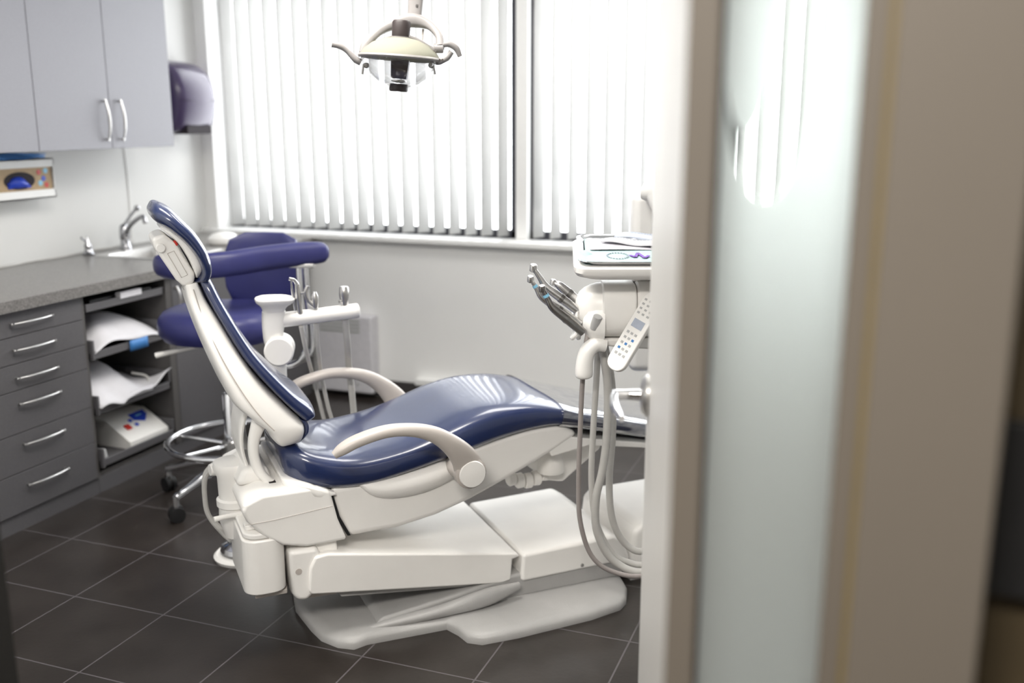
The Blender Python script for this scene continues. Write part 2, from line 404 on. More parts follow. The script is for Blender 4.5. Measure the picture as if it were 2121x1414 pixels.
# open tray unit
tr = thing('open_tray_cabinet', 'open dark grey cabinet bay with four pull-out trays under the counter', 'cabinet', (-3.4, 3.4, 0)); o_ = (-3.4, 3.4, 0)
b = B()
box(b, (XL+.002, 3.148, .072), (XF-.004, 3.162, .858)); box(b, (XL+.002, 3.66, .072), (XF-.001, 3.70, .858))
box(b, (XL+.002, 3.162, .072), (XL+.02, 3.66, .858)); box(b, (XL+.002, 3.162, .072), (XF-.02, 3.66, .088))
obj('body', b, 'cabin', tr, o_, smooth=False)
obj('kickboard', bx((XL+.002, 3.162, 0), (XF-.012, 4.88, .071)), 'cablow', tr, o_, smooth=False)
for z in (.790, .585, .345, .112):
    b = B()
    box(b, (-3.66, 3.172, z), (XF-.004, 3.652, z+.012)); box(b, (XF-.014, 3.172, z), (XF-.002, 3.652, z+.032))
    box(b, (-3.66, 3.172, z), (XF-.03 if z > .7 else XF+.012, 3.184, z+(.03 if z > .7 else .085))); box(b, (-3.66, 3.640, z), (XF-.002, 3.652, z+(.03 if z > .7 else .085)))
    obj('tray', b, 'cablow', tr, o_, bevel=.002, seg=2)
# sink cabinet
sc = thing('sink_cabinet', 'dark grey base cabinet under the sink, behind the dental stool', 'cabinet', (-3.4, 4.3, 0)); o_ = (-3.4, 4.3, 0)
obj('body', bx((XL+.002, 3.702, .072), (XF-.02, 4.88, .74)), 'cablow', sc, o_, smooth=False)
for y0, y1, hy in ((3.703, 4.29, 3.722), (4.293, 4.88, 4.34)):
    d = obj('door', bx((XF-.019, y0, .075), (XF, y1, .858)), 'cablow', sc, o_, bevel=.0015, seg=2)
    obj('handle', bow_handle((XF, hy, .70), (XF, hy, .815), (1, 0, 0), .006), 'steel', d, o_)
# worktop with a hole for the sink
b = B(); X0, X1, Y0, Y1 = XL+.002, -3.035, 2.45, 4.89; sx0, sx1, sy0, sy1 = -3.62, -3.24, 3.88, 4.28
for lo, hi in (((X0, Y0), (X1, sy0)), ((X0, sy1), (X1, Y1)), ((X0, sy0), (sx0, sy1)), ((sx1, sy0), (X1, sy1))):
    box(b, (*lo, .866), (*hi, .91))
bmesh.ops.remove_doubles(b, verts=b.verts, dist=.0001)
ct = obj('worktop', b, 'counter', smooth=False)
tag(ct, 'long grey speckled worktop running along the left wall', 'worktop')
# sink
b = B()
R1 = [(x, y, .914) for x, y in rrect(-3.43, 4.08, .225, .235, .05)]
R0 = [(x, y, .9105) for x, y in rrect(-3.43, 4.08, .23, .24, .05)]
R2_ = [(x, y, .912) for x, y in rrect(-3.43, 4.08, .185, .195, .05)]
R3 = [(x, y, .78) for x, y in rrect(-3.43, 4.08, .165, .175, .05)]
loft(b, [R0, R1, R2_, R3], cap=False); b.faces.new([b.verts.new(p) for p in R3])
bmesh.ops.remove_doubles(b, verts=b.verts, dist=.0001)
tag(obj('sink', b, 'steel', off=(0, 0, 0)), 'steel sink bowl set in the grey worktop', 'sink')
# faucet
fa = thing('faucet', 'chrome lever faucet at the back of the sink', 'faucet', (-3.69, 4.13, .912)); o_ = (-3.69, 4.13, .912)
b = B(); lathe(b, [(.030, .912), (.030, .92), (.024, .93), (.022, .96), (.026, .965), (.026, 1.0), (.022, 1.03), (.012, 1.04)], (-3.69, 4.13, 0)); obj('body', b, 'tapchrome', fa, o_)
b = B(); tube(b, [(-3.685, 4.13, .985), (-3.62, 4.10, 1.04), (-3.53, 4.07, 1.085), (-3.50, 4.06, 1.085), (-3.485, 4.055, 1.06)], [.013, .012, .011, .012, .012], 12); obj('spout', b, 'tapchrome', fa, o_)
b = B(); tube(b, [(-3.69, 4.13, 1.03), (-3.66, 4.15, 1.08), (-3.635, 4.165, 1.115)], [.010, .008, .008], 10); lathe(b, [(.002, -.016), (.013, -.010), (.016, 0), (.013, .010), (.002, .016)], (-3.63, 4.168, 1.12), n=14); obj('lever', b, 'tapchrome', fa, o_)
sp = B(); lathe(sp, [(.028, .912), (.03, .918), (.02, .93), (.017, .95), (.02, .955), (.012, .975), (.006, .99), (.002, 1.005)], (-3.70, 3.88, 0), n=18)
tube(sp, [(-3.70, 3.88, .97), (-3.71, 3.86, .99), (-3.71, 3.85, 1.0)], .005, 8)
tag(obj('soap_pump', sp, 'tapchrome', off=(0, 0, 0)), 'small chrome pump beside the sink, left of the faucet', 'soap pump')
b = B(); tube(b, [(-3.76, 2.5, .915), (-3.765, 3.0, .915), (-3.74, 3.4, .915), (-3.755, 3.55, .916), (-3.74, 3.75, .917), (-3.775, 3.95, .917), (-3.76, 4.1, .918), (-3.78, 4.3, .93)], .004, 8)
tag(obj('cable', b, 'hose'), 'thin grey cable lying along the back of the worktop', 'cable')
b = B(); tube(b, [(XL+.004, 4.30, 1.43), (XL+.004, 4.31, 1.2), (XL+.004, 4.30, .92)], .0025, 6)
tag(obj('wall_cable', b, 'white'), 'thin white cable down the wall under the right wall cabinet door', 'cable')
b = B(); lathe(b, [(.075, .911), (.085, .925), (.083, .945), (.06, .965), (.03, .975), (.004, .978)], (-3.33, 4.47, 0))
tag(obj('round_tub', b, 'plastic'), 'low round white tub on the worktop near the window', 'tub')
# upper cabinets
def upper(y0, y1, label, hs):
    t = thing('wall_cabinet', label, 'cabinet', (-3.63, (y0+y1)/2, 1.433), 0, 'wall cabinets over the worktop'); o_ = (-3.63, (y0+y1)/2, 1.433)
    obj('body', bx((XL+.002, y0+.001, 1.434), (-3.49, y1-.001, 2.55)), 'cabup', t, o_, smooth=False)
    ym = (y0+y1)/2
    for a, c, h in ((y0, ym, hs[0]), (ym, y1, hs[1])):
        d = obj('door', bx((-3.489, a+.0018, 1.433), (-3.47, c-.0018, 2.55)), 'cabup', t, o_, bevel=.0015, seg=2)
        obj('handle', bow_handle((-3.47, h, 1.468), (-3.47, h, 1.66), (1, 0, 0), .006, .014), 'steel', d, o_)
upper(3.41, 4.30, 'light grey wall cabinet with two bow handles, beside the towel dispenser', (3.815, 3.915))
upper(2.52, 3.41, 'light grey wall cabinet cut off by the left edge, above the glove box', (2.925, 3.02))
# paper towel dispenser
dp = thing('towel_dispenser', 'smoky violet paper towel dispenser on the wall by the window', 'towel dispenser', (-3.67, 4.65, 1.5)); o_ = (-3.67, 4.65, 1.5)
prof = [(-3.798, 1.50), (-3.66, 1.495), (-3.60, 1.52), (-3.575, 1.57), (-3.56, 1.64), (-3.56, 1.69), (-3.575, 1.76), (-3.61, 1.82), (-3.67, 1.86), (-3.75, 1.88), (-3.798, 1.88)]
b = B(); R = []
for y, k in ((4.485, .80), (4.49, .90), (4.505, .96), (4.54, 1.0), (4.65, 1.03), (4.76, 1.0), (4.795, .96), (4.81, .90), (4.815, .80)):
    R.append([(-3.798+(x+3.798)*k, y, 1.69+(z-1.69)*(.5+.5*k)) for x, z in spline(prof, 3)])
loft(b, R); obj('cover', b, 'dispenser', dp, o_, ang=60)
b = B(); tube(b, [(-3.575, 4.495, 1.668), (-3.557, 4.52, 1.668), (-3.556, 4.78, 1.668), (-3.575, 4.805, 1.668)], .004, 8, 0); obj('seam_rib', b, 'dispenser', dp, o_)
obj('outlet', bx((-3.70, 4.55, 1.488), (-3.578, 4.76, 1.535)), 'darkhole', dp, o_, bevel=.006)
# glove box holder
gh = thing('glove_box_holder', 'white wall holder for a glove box under the left wall cabinet', 'holder', (-3.75, 3.54, 1.21)); o_ = (-3.75, 3.54, 1.21)
b = B()
box(b, (XL+.002, 3.25, 1.21), (-3.69, 3.70, 1.216)); box(b, (-3.696, 3.25, 1.21), (-3.69, 3.70, 1.250)); box(b, (-3.696, 3.25, 1.353), (-3.69, 3.70, 1.392))
box(b, (XL+.002, 3.25, 1.386), (-3.69, 3.70, 1.392)); box(b, (XL+.002, 3.25, 1.21), (XL+.006, 3.70, 1.392)); box(b, (XL+.002, 3.696, 1.21), (-3.69, 3.70, 1.392)); box(b, (XL+.002, 3.25, 1.21), (-3.69, 3.254, 1.392))
obj('frame', b, 'white', gh, o_)
gb = thing('glove_box', 'tan glove carton with blue gloves showing, in the white wall holder', 'glove box', (-3.745, 3.47, 1.217)); o_ = (-3.745, 3.47, 1.217)
obj('carton', bx((-3.792, 3.26, 1.217), (-3.698, 3.69, 1.375)), 'glovebox', gb, o_, smooth=False)
b = B(); lathe(b, [(1, 0), (1, .0012)], (0, 0, 0), (1, 0, 0), 24)
for v in b.verts: v.co = Vector((-3.6975+v.co.x, 3.50+v.co.y*.088, 1.296+v.co.z*.040))
obj('opening', b, 'darkhole', gb, o_)
b = B(); grid(b, 10, 8, lambda i, j: (-3.696+.022*math.sin(PI*i)*math.sin(PI*j)+.004*math.sin(i*17)*math.sin(j*11+1), 3.43+.13*i, 1.262+.055*j*math.sin(PI*min(1, i*.8+.15))))
obj('glove', b, 'blue', gb, o_, solid=.001)
for k, (c, y, z) in enumerate((('red', 3.615, 1.33), ('blue', 3.64, 1.30), ('lightblue', 3.62, 1.28), ('red', 3.655, 1.27), ('lightblue', 3.655, 1.335))):
    b = B(); lathe(b, [(.013, 0), (.013, .001)], (-3.6979, y, z), (1, 0, 0), 12); obj('printed_mark', b, c, gb, o_)
b = B()
for k in range(4):
    grid(b, 8, 2, lambda i, j, k=k: (-3.78+.09*j+.004*k, 3.27+.38*i, 1.395+.007*k+.004*math.sin(i*9+k)))
tag(obj('face_masks', b, 'bluelabel', solid=.004), 'flat blue face masks lying on the glove box holder', 'face masks')

# ---- things on the trays
t = thing('flat_case', 'flat black case with a white label on the top pull-out tray', 'case', (-3.35, 3.4, .803)); o_ = (-3.35, 3.4, .803)
obj('shell', bx((-3.58, 3.22, .8025), (-3.09, 3.60, .832)), 'black', t, o_, bevel=.006)
obj('label_strip', bx((-3.0895, 3.37, .815), (-3.060, 3.50, .842)), 'paper', t, o_, bevel=.001)
b = B()
def sheet1(i, j):
    x = -3.56+.50*i; y = 3.195+.44*j
    z = .603+.150*math.exp(-((i-.55)**2/.14+(j-.5)**2/.16))+.03*math.exp(-((i-.8)**2/.02+(j-.22)**2/.02))+.016*math.sin(7*i+3*j)+.012*math.sin(9*j)*i
    if i > .8: z -= (i-.8)*.06
    return (x, y, max(z, .6))
grid(b, 22, 18, sheet1)
tag(obj('paper_sheet', b, 'paper', solid=.0015), 'crumpled white paper bag on the second tray, above a blue label', 'paper bag')
b = B(); grid(b, 6, 2, lambda i, j: (-3.0605+.002*math.sin(i*3), 3.40+.115*i, .575+.048*j))
tag(obj('blue_label', b, 'bluelabel', solid=.001), 'blue label clipped to the lip of the second tray', 'label')
b = B()
def sheet2(i, j):
    x = -3.58+.54*i; y = 3.178+.455*j
    z = .37+.145*math.exp(-((i-.5)**2/.16+(j-.35)**2/.16))+.018*math.sin(8*i+4*j+1)+.01*math.sin(15*j)
    if i > .7 and j < .35: z -= (i-.7)*.05
    if i > .6 and j > .5: z += (i-.6)*.16*(j-.5)*2
    return (x, y, max(z, .362))
grid(b, 24, 20, sheet2)
tag(obj('paper_drape', b, 'paper', solid=.0015), 'crumpled white paper sheet over equipment on the third tray', 'paper sheet')
b = B(); tube(b, [(-3.20, 3.30, .366), (-3.12, 3.40, .370), (-3.10, 3.52, .375), (-3.14, 3.58, .41), (-3.2, 3.55, .43)], .006, 8)
tag(obj('device_cord', b, 'hose'), 'grey cord sticking out under the paper on the third tray', 'cord')
tag(obj('white_card', bx((-3.0605, 3.38, .372), (-3.0585, 3.52, .398)), 'paper'), 'small white card on the lip of the third tray', 'card')
dv = thing('curing_device', 'white dental device with sloping front, red switch and blue emblem', 'dental device', (-3.25, 3.50, .125)); o_ = (-3.25, 3.50, .125)
b = B(); prism(b, [(-3.45, .125), (-3.085, .125), (-3.085, .160), (-3.22, .245), (-3.45, .245), (-3.45, .245)][:6], 3.378, 3.635); obj('housing', b, 'plastic', dv, o_, bevel=.003, seg=2)
sl = Vector((-.135, 0, .085)).normalized()
nrm = Vector((.085, 0, .135)).normalized()
def on_slope(s, y, h=.001): 
    p = Vector((-3.085, 0, .160))+sl*s+nrm*h; return (p.x, y, p.z)
def patch(poly, m, name, h=.0015):
    b = B(); A = [b.verts.new(on_slope(s, y, .0002)) for s, y in poly]; Bv = [b.verts.new(on_slope(s, y, h)) for s, y in poly]
    b.faces.new(A); b.faces.new(list(reversed(Bv)))
    for i in range(len(poly)): b.faces.new((A[i], A[(i+1) % len(poly)], Bv[(i+1) % len(poly)], Bv[i]))
    obj(name, b, m, dv, o_)
patch([(.145, 3.51), (.145, 3.605), (.115, 3.605), (.080, 3.56), (.105, 3.51)], 'blue', 'emblem')
patch([(.095, 3.430), (.095, 3.458), (.065, 3.458), (.065, 3.430)], 'red', 'switch', .006)
patch([(.118, 3.480), (.118, 3.498), (.102, 3.498), (.102, 3.480)], 'blue', 'button', .004)
patch([(.085, 3.49), (.085, 3.508), (.069, 3.508), (.069, 3.49)], 'blue', 'button', .004)
patch([(.128, 3.54), (.128, 3.575), (.120, 3.575), (.120, 3.54)], 'lightblue', 'emblem_mark', .0022)
b = B(); lathe(b, [(.028, .125), (.020, .175), (.016, .178)], (-3.10, 3.215, 0), n=16)
tag(obj('small_cup', b, 'casebody'), 'small pale cup at the left end of the bottom tray', 'cup')

# ================================================================== HEATER
ht = thing('wall_heater', 'white panel heater with slotted grille on the wall below the window', 'heater', (-2.99, 4.9, .03)); o_ = (-2.99, 4.9, .03)
obj('body', bx((-3.03, 4.862, .03), (-2.665, 4.948, .482)), 'heaterw', ht, o_, bevel=.012)
b = B()
for k in range(4):
    z = .455-.021*k
    box(b, (-3.0, 4.8600, z-.007), (-2.74, 4.8625, z))
obj('grille_slots', b, 'vent', ht, o_)
for z in (.125, .09): 
    b = B(); cyl(b, (-2.76, 4.862, z), (-2.76, 4.850, z), .007, 12); obj('knob', b, 'casebody', ht, o_)
tag(obj('outlet_box', bx((-2.42, 4.90, .10), (-2.05, 4.949, .135)), 'white', bevel=.004), 'low white cable duct on the wall right of the heater', 'cable duct')

# ================================================================== DENTAL CHAIR  (u along, v across, z up)
A = math.radians(44); E1 = Vector((math.cos(A), math.sin(A), 0)); E2 = Vector((-math.sin(A), math.cos(A), 0))
V0 = 3.02; U0 = 1.1
chair = thing('dental_chair', 'white reclining dental chair with navy blue upholstery', 'dental chair', tuple(E1*U0+E2*V0), A)
CO = (U0, V0, 0)
def cp(name, b, m, parent=None, **k): return obj(name, b, m, parent or chair, CO, **k)
# base plate
near = [(.56, 2.87), (.575, 2.80), (.612, 2.74), (.655, 2.71), (.70, 2.722), (.955, 2.712), (.975, 2.66), (.985, 2.61), (1.022, 2.580), (1.14, 2.573), (1.403, 2.584), (1.52, 2.605), (1.56, 2.635), (1.60, 2.70), (1.62, 2.78)]
poly = [(.541, V0)]+near+[(1.63, V0)]+[(u, 2*V0-v) for u, v in reversed(near)]
def shrink(p, k, z): return [(U0+(u-U0)*(1-k*.55), V0+(v-V0)*(1-k), z) for u, v in p]
b = B(); loft(b, [shrink(poly, 0, 0), shrink(poly, 0, .018), shrink(poly, .02, .028), shrink(poly, .07, .034), shrink(poly, .12, .037)])
bp_ = cp('base_plate', b, 'plastic2', ang=50)
# cast ridge on the near and far side and the raised pedestal
b = B()
prism(b, [(.74, .034), (.76, .055), (1.0, .085), (1.20, .115), (1.62, .115), (1.62, .03), (.8, .03)], 2.765, 3.275); cp('pedestal', b, 'plastic2', bp_, bevel=.018, seg=3)
for sgn in (1, -1):
    b = B(); pv_ = lambda v: V0+sgn*(v-V0)
    flat_tube(b, [(.70, pv_(2.768), .030), (.80, pv_(2.755), .040), (.95, pv_(2.742), .052), (1.10, pv_(2.738), .070), (1.22, pv_(2.745), .085)], [.006, .018, .022, .022, .008], [.004, .012, .018, .028, .012], upv=(0, 1, 0)); cp('base_rib', b, 'plastic2', bp_)
# right cover
b = B(); prism(b, [(1.238, .185), (1.575, .192), (1.615, .165), (1.645, .092), (1.232, .088)], 2.755, 3.25); rc = cp('lower_cover', b, 'plastic', bevel=.012, seg=4)
b = B(); cyl(b, (1.455, 2.7545, .108), (1.455, 2.751, .108), .0055, 12); cp('screw', b, 'steel', rc)
# left (lift arm) cover
b = B(); prism(b, [(.545, .262), (.562, .296), (.60, .300), (1.222, .188), (1.232, .175), (1.205, .170), (1.198, .088), (.545, .178), (.538, .19)], 2.765, 3.27); la = cp('lift_arm_cover', b, 'plastic', bevel=.010, seg=4)
b = B(); prism(b, [(.63, .163), (1.10, .10), (1.10, .086), (.64, .140)], 2.79, 3.22); cp('lift_arm_lower_link', b, 'plastic2', la, bevel=.004)
b = B(); prism(b, [(.52, .17), (.63, .162), (.63, .148), (.53, .152)], 2.80, 3.0); cp('lift_arm_bracket', b, 'armgrey', la, bevel=.003)
# pivot block
b = B(); prism(b, [(.486, .325), (.575, .322), (.58, .29), (.556, .175), (.535, .155), (.505, .16), (.490, .185)], 2.775, 3.22); pb = cp('pivot_block', b, 'plastic', bevel=.016, seg=4)
b = B(); cyl(b, (.512, 2.776, .256), (.512, 2.7735, .256), .010, 16); cp('bolt_hole', b, 'armgrey', pb)
b = B(); prism(b, [(.565, .335), (.635, .335), (.640, .285), (.565, .28)], 2.80, 3.15); cp('pivot_cap', b, 'plastic', pb, bevel=.008)
b = B(); cyl(b, (.592, 2.79, .272), (.592, 2.85, .272), .026, 24); cp('pivot_drum', b, 'plastic', pb, bevel=.004)
# left control box
b = B(); prism(b, [(x, y) for x, y in rrect(.418, 2.93, .062, .155, .045)], .200, .372, 'z'); cb = cp('control_box', b, 'plastic', bevel=.006, seg=3)
b = B(); prism(b, [(x, y) for x, y in rrect(.420, 2.93, .059, .150, .043)], .374, .392, 'z'); cp('control_box_lid', b, 'plastic', cb, bevel=.006)
b = B(); prism(b, [(x, y) for x, y in rrect(.395, 2.84, .026, .022, .012)], .392, .408, 'z'); cp('release_button', b, 'plastic', cb, bevel=.004)
b = B(); prism(b, [(.385, 2.80), (.48, 2.80), (.50, 2.90), (.46, 3.05), (.40, 3.0)], .180, .195, 'z'); cp('control_box_bracket', b, 'armgrey', cb, bevel=.003)
b = B(); prism(b, [(.345, .40), (.44, .40), (.44, .21), (.395, .205), (.36, .29)], 3.03, 3.14); cp('control_box_rear', b, 'plastic', cb, bevel=.02, seg=4)
# assistant side mount
b = B(); lathe(b, [(.035, .30), (.052, .36), (.050, .40), (.056, .405), (.056, .425), (.048, .43), (.050, .50), (.062, .53), (.058, .545), (.02, .55)], (.372, 3.02, 0), n=26); mt = cp('arm_mount', b, 'plastic')
b = B(); tube(b, [(.395, 2.96, .392), (.34, 2.955, .392), (.298, 2.95, .390)], [.010, .008, .009], 10); cp('mount_lever', b, 'plastic', mt)
b = B(); lathe(b, [(.018, -.02), (.022, 0), (.018, .02)], (.325, 3.05, .515), (1, .2, 0), 16); cp('mount_knob', b, 'plastic', mt)
for k in range(2):
    b = B(); tube(b, [(.335, 3.10+.02*k, .515), (.300, 3.12+.02*k, .47), (.292, 3.12, .40), (.30, 3.11, .34), (.335+.01*k, 3.09, .285), (.36, 3.07, .26)], .008, 8); cp('cable', b, 'hose', mt)
# rear housing
b = B(); prism(b, [(.368, .492), (.358, .470), (.372, .435), (.412, .387), (.470, .345), (.54, .328), (.664, .330), (.638, .40), (.618, .495), (.58, .512), (.42, .512)], 2.775, 3.255); rh = cp('rear_housing', b, 'plastic', bevel=.018, seg=5)
b = B(); tube(b, [(.366, 2.7745, .428), (.45, 2.7738, .431), (.622, 2.7738, .447)], .0008, 6, 0); cp('seam', b, 'armgrey', rh)
b = B(); box(b, (.455, 2.865, .508), (.475, 2.90, .5135)); cp('slot', b, 'black', rh)
b = B(); prism(b, [(.360, .50), (.385, .555), (.46, .555), (.47, .50)], 2.90, 3.10); cp('housing_hump', b, 'plastic', rh, bevel=.02, seg=4)
# seat shell
b = B(); prism(b, [(.618, .50), (.645, .40), (.676, .328), (.83, .330), (.955, .350), (1.07, .384), (1.178, .426), (1.264, .462), (1.368, .508), (1.46, .555), (1.40, .60), (1.28, .60), (1.05, .56), (.80, .50)], 2.795, 3.245)
ss = cp('seat_shell', b, 'plastic', bevel=.022, seg=5)
b = B(); slab(b, [(.72, .50, .66, .52, .20), (.78, .42, .70, .53, .243), (.90, .405, .84, .54, .25), (1.02, .44, .99, .56, .246), (1.12, .50, 1.10, .58, .22)], V0, e=.75); cp('shell_bulge', b, 'plastic', ss)
b = B(); prism(b, [(.612, .50), (.636, .40), (.670, .333), (.680, .333), (.648, .40), (.624, .50)], 2.80, 3.24); cp('shell_joint', b, 'black', ss)
# toe board
b = B(); prism(b, [(1.33, .575), (1.45, .545), (1.72, .490), (2.02, .415), (2.02, .405), (1.70, .475), (1.50, .51), (1.36, .49)], 2.80, 3.24); tb = cp('toe_board', b, 'plastic', bevel=.006)
b = B(); prism(b, [(1.40, .49), (1.60, .485), (1.60, .455), (1.455, .352), (1.385, .368)], 2.90, 3.16); cp('toe_board_bracket', b, 'plastic', tb, bevel=.012, seg=3)
b = B(); lathe(b, [(.045, 0), (.048, .02), (.04, .05), (.03, .09)], (1.405, 2.90, .40), (0, 0, 1), 20); cp('toe_pivot', b, 'plastic', tb)
b = B()
for k in range(5):
    t = k/4; lathe(b, [(.022, -.014), (.026, -.010), (.026, .010), (.022, .014)], (1.27+.125*t, 2.93, .385-.018*math.sin(PI*t)), (1, 0, .1-.2*t), 16)
cp('cable_bellows', b, 'plastic', ss)
# seat cushion   (bottom A, top B)
st = [(.500, .548, .490, .590, .10), (.505, .515, .495, .618, .165), (.545, .488, .535, .632, .215), (.62, .474, .60, .610, .238), (.70, .474, .69, .590, .248), (.78, .482, .77, .592, .252),
      (.88, .500, .88, .610, .252), (.98, .520, .98, .642, .252), (1.08, .540, 1.08, .676, .252), (1.17, .562, 1.18, .694, .250), (1.27, .580, 1.29, .690, .248), (1.36, .588, 1.39, .668, .246), (1.46, .570, 1.48, .636, .240),
      (1.56, .542, 1.59, .606, .232), (1.72, .500, 1.74, .562, .22), (1.90, .452, 1.92, .512, .20), (2.0, .428, 2.02, .478, .17), (2.03, .430, 2.04, .46, .12)]
b = B(); slab(b, st, V0, e=.55, n=40, res=4, crown=-.10); cu = cp('seat_cushion', b, 'navy')
b = B(); slab(b, [(.492, .50, .484, .535, .12), (.50, .492, .49, .540, .20), (.56, .472, .55, .53, .243), (.60, .465, .59, .51, .246), (.64, .47, .63, .49, .235)], V0, e=.5, n=36); cp('cushion_tray', b, 'plastic', rh)
# clear cover on the foot end
st2 = [(a-.004, z0-.004, c+.004, z1+.004, hw+.004) for a, z0, c, z1, hw in st[11:]]
st2[0] = (1.375, .582, 1.395, .672, .2505)
b = B(); slab(b, st2, V0, e=.55, n=40, res=4, crown=-.10); cp('clear_foot_cover', b, 'film', cu)
# back shell
st = [(.262, 1.112, .300, 1.118, .080), (.266, 1.07, .315, 1.075, .095), (.275, 1.03, .335, 1.035, .112), (.292, .97, .365, .975, .135), (.315, .90, .400, .905, .160), (.340, .83, .446, .830, .182), (.368, .765, .500, .765, .197),
      (.415, .716, .545, .715, .205), (.455, .678, .565, .690, .208), (.470, .648, .566, .662, .200), (.488, .626, .555, .636, .175), (.505, .614, .538, .620, .11)]
b = B(); slab(b, st, V0, e=.34, n=48, res=4); bs = cp('back_shell', b, 'plastic')
b = B(); tube(b, [(.284, 2.932, 1.10), (.308, 2.899, 1.0), (.345, 2.858, .90), (.388, 2.832, .81), (.430, 2.818, .74), (.470, 2.8125, .69)], .0018, 6); cp('seam', b, 'armgrey', bs)
# back cushion
st = [(.302, 1.128, .314, 1.136, .075), (.305, 1.112, .332, 1.122, .105), (.324, 1.06, .356, 1.066, .125), (.358, .985, .392, .991, .150), (.398, .905, .436, .913, .172), (.444, .838, .486, .848, .192), (.498, .770, .542, .784, .205),
      (.540, .722, .586, .744, .208), (.562, .700, .598, .720, .20), (.575, .694, .600, .704, .15)]
b = B(); slab(b, st, V0, e=.42, n=44, res=4, crown=.35); bc = cp('back_cushion', b, 'navy')
b = B(); slab(b, [(.548, .705, .580, .700, .185), (.556, .680, .582, .680, .19), (.552, .656, .574, .654, .186), (.535, .634, .550, .628, .165), (.515, .625, .522, .618, .12)], V0, e=.6, n=30); cp('lumbar_roll', b, 'navy', bc)
# back support arms
for v, hw in ((2.895, .020), (3.145, .020)):
    b = B(); slab(b, [(.428, .735, .485, .735, hw), (.415, .69, .462, .69, hw), (.404, .64, .438, .64, hw), (.404, .59, .436, .588, hw), (.418, .54, .455, .535, hw), (.445, .505, .485, .505, hw)], v, e=.8, n=16); cp('back_support_arm', b, 'plastic', bs)
b = B(); slab(b, [(.400, .73, .425, .73, .09), (.385, .67, .405, .67, .09), (.382, .61, .40, .61, .09), (.395, .55, .412, .548, .09), (.415, .50, .43, .50, .09)], 3.02, e=.5, n=20); cp('back_support_panel', b, 'plastic', bs)
# headrest
st = [(.190, 1.335, .196, 1.345, .06), (.184, 1.318, .208, 1.346, .10), (.196, 1.296, .238, 1.330, .125), (.232, 1.268, .268, 1.298, .135), (.268, 1.232, .302, 1.258, .135), (.296, 1.190, .330, 1.206, .132), (.308, 1.152, .340, 1.158, .125), (.300, 1.128, .330, 1.122, .11), (.290, 1.120, .305, 1.112, .07)]
b = B(); slab(b, st, V0, e=.6, n=32, res=4, crown=.05); hc = cp('headrest_cushion', b, 'navy')
st = [(.208, 1.276, .222, 1.294, .06), (.222, 1.262, .240, 1.284, .085), (.252, 1.232, .272, 1.252, .095), (.276, 1.188, .298, 1.206, .098), (.290, 1.150, .314, 1.160, .095), (.296, 1.130, .306, 1.132, .07)]
b = B(); slab(b, st, V0, e=.38, n=40, res=4); hs = cp('headrest_shell', b, 'plastic')
b = B(); prism(b, [(.183, 1.250), (.215, 1.262), (.245, 1.235), (.292, 1.146), (.292, 1.118), (.262, 1.104), (.240, 1.128), (.188, 1.222)], 2.942, 3.098); hb = cp('headrest_bracket', b, 'plastic', bevel=.012, seg=4)
b = B(); tube(b, [(.222, 2.9413, 1.205), (.255, 2.9413, 1.135), (.272, 2.9413, 1.142), (.240, 2.9413, 1.212), (.222, 2.9413, 1.205)], .001, 6, 0); cp('bracket_seam', b, 'armgrey', hb)
b = B(); cyl(b, (.205, 2.944, 1.222), (.205, 2.932, 1.222), .013, 20); cp('pivot_knob', b, 'plastic', hb, bevel=.003)
b = B(); slab(b, [(.238, 1.236, .246, 1.240, .07), (.266, 1.185, .274, 1.188, .07), (.294, 1.125, .300, 1.128, .05), (.315, 1.085, .321, 1.088, .03)], V0, e=.4, n=16); cp('glide_bar', b, 'chrome', hb)
b = B(); cyl(b, (.243, 2.950, 1.240), (.250, 2.950, 1.226), .004, 8); cp('height_mark', b, 'red', hb)
b = B(); prism(b, [(.248, 1.128), (.276, 1.118), (.30, 1.105), (.285, 1.08), (.262, 1.092)], 2.975, 3.065); cp('neck_bracket', b, 'steel', hb, bevel=.004)
# armrests
for sgn, nm in ((1, 'armrest'), (-1, 'armrest')):
    vv = lambda v: V0+sgn*(v-V0)
    b = B()
    P = [(.606, vv(2.66), .644), (.632, vv(2.66), .660), (.68, vv(2.66), .680), (.762, vv(2.66), .696), (.84, vv(2.66), .690), (.905, vv(2.66), .668), (.958, vv(2.66), .630), (.998, vv(2.665), .585), (1.018, vv(2.672), .545), (1.022, vv(2.68), .525)]
    flat_tube(b, P, [.012, .022, .026, .027, .027, .027, .026, .024, .022, .020], [.010, .016, .017, .017, .019, .024, .031, .040, .047, .047], upv=(0, 1, 0), n=20, e=.8)
    lathe(b, [(.044, 0), (.049, .004), (.049, .03), (.044, .034)], (1.020, vv(2.650), .532), (0, sgn, 0), 32)
    ar = cp(nm, b, 'armgrey')
    b = B(); lathe(b, [(.040, 0), (.042, .002), (.042, .005), (.040, .0075), (.02, .009), (.001, .0095)], (1.021, vv(2.6495), .532), (0, -sgn, 0), 32); cp('pivot_disc', b, 'plastic', ar)
    b = B(); cyl(b, (1.02, vv(2.68), .525), (1.02, vv(2.81), .515), .035, 24); cp('pivot_stub', b, 'armgrey', ar)
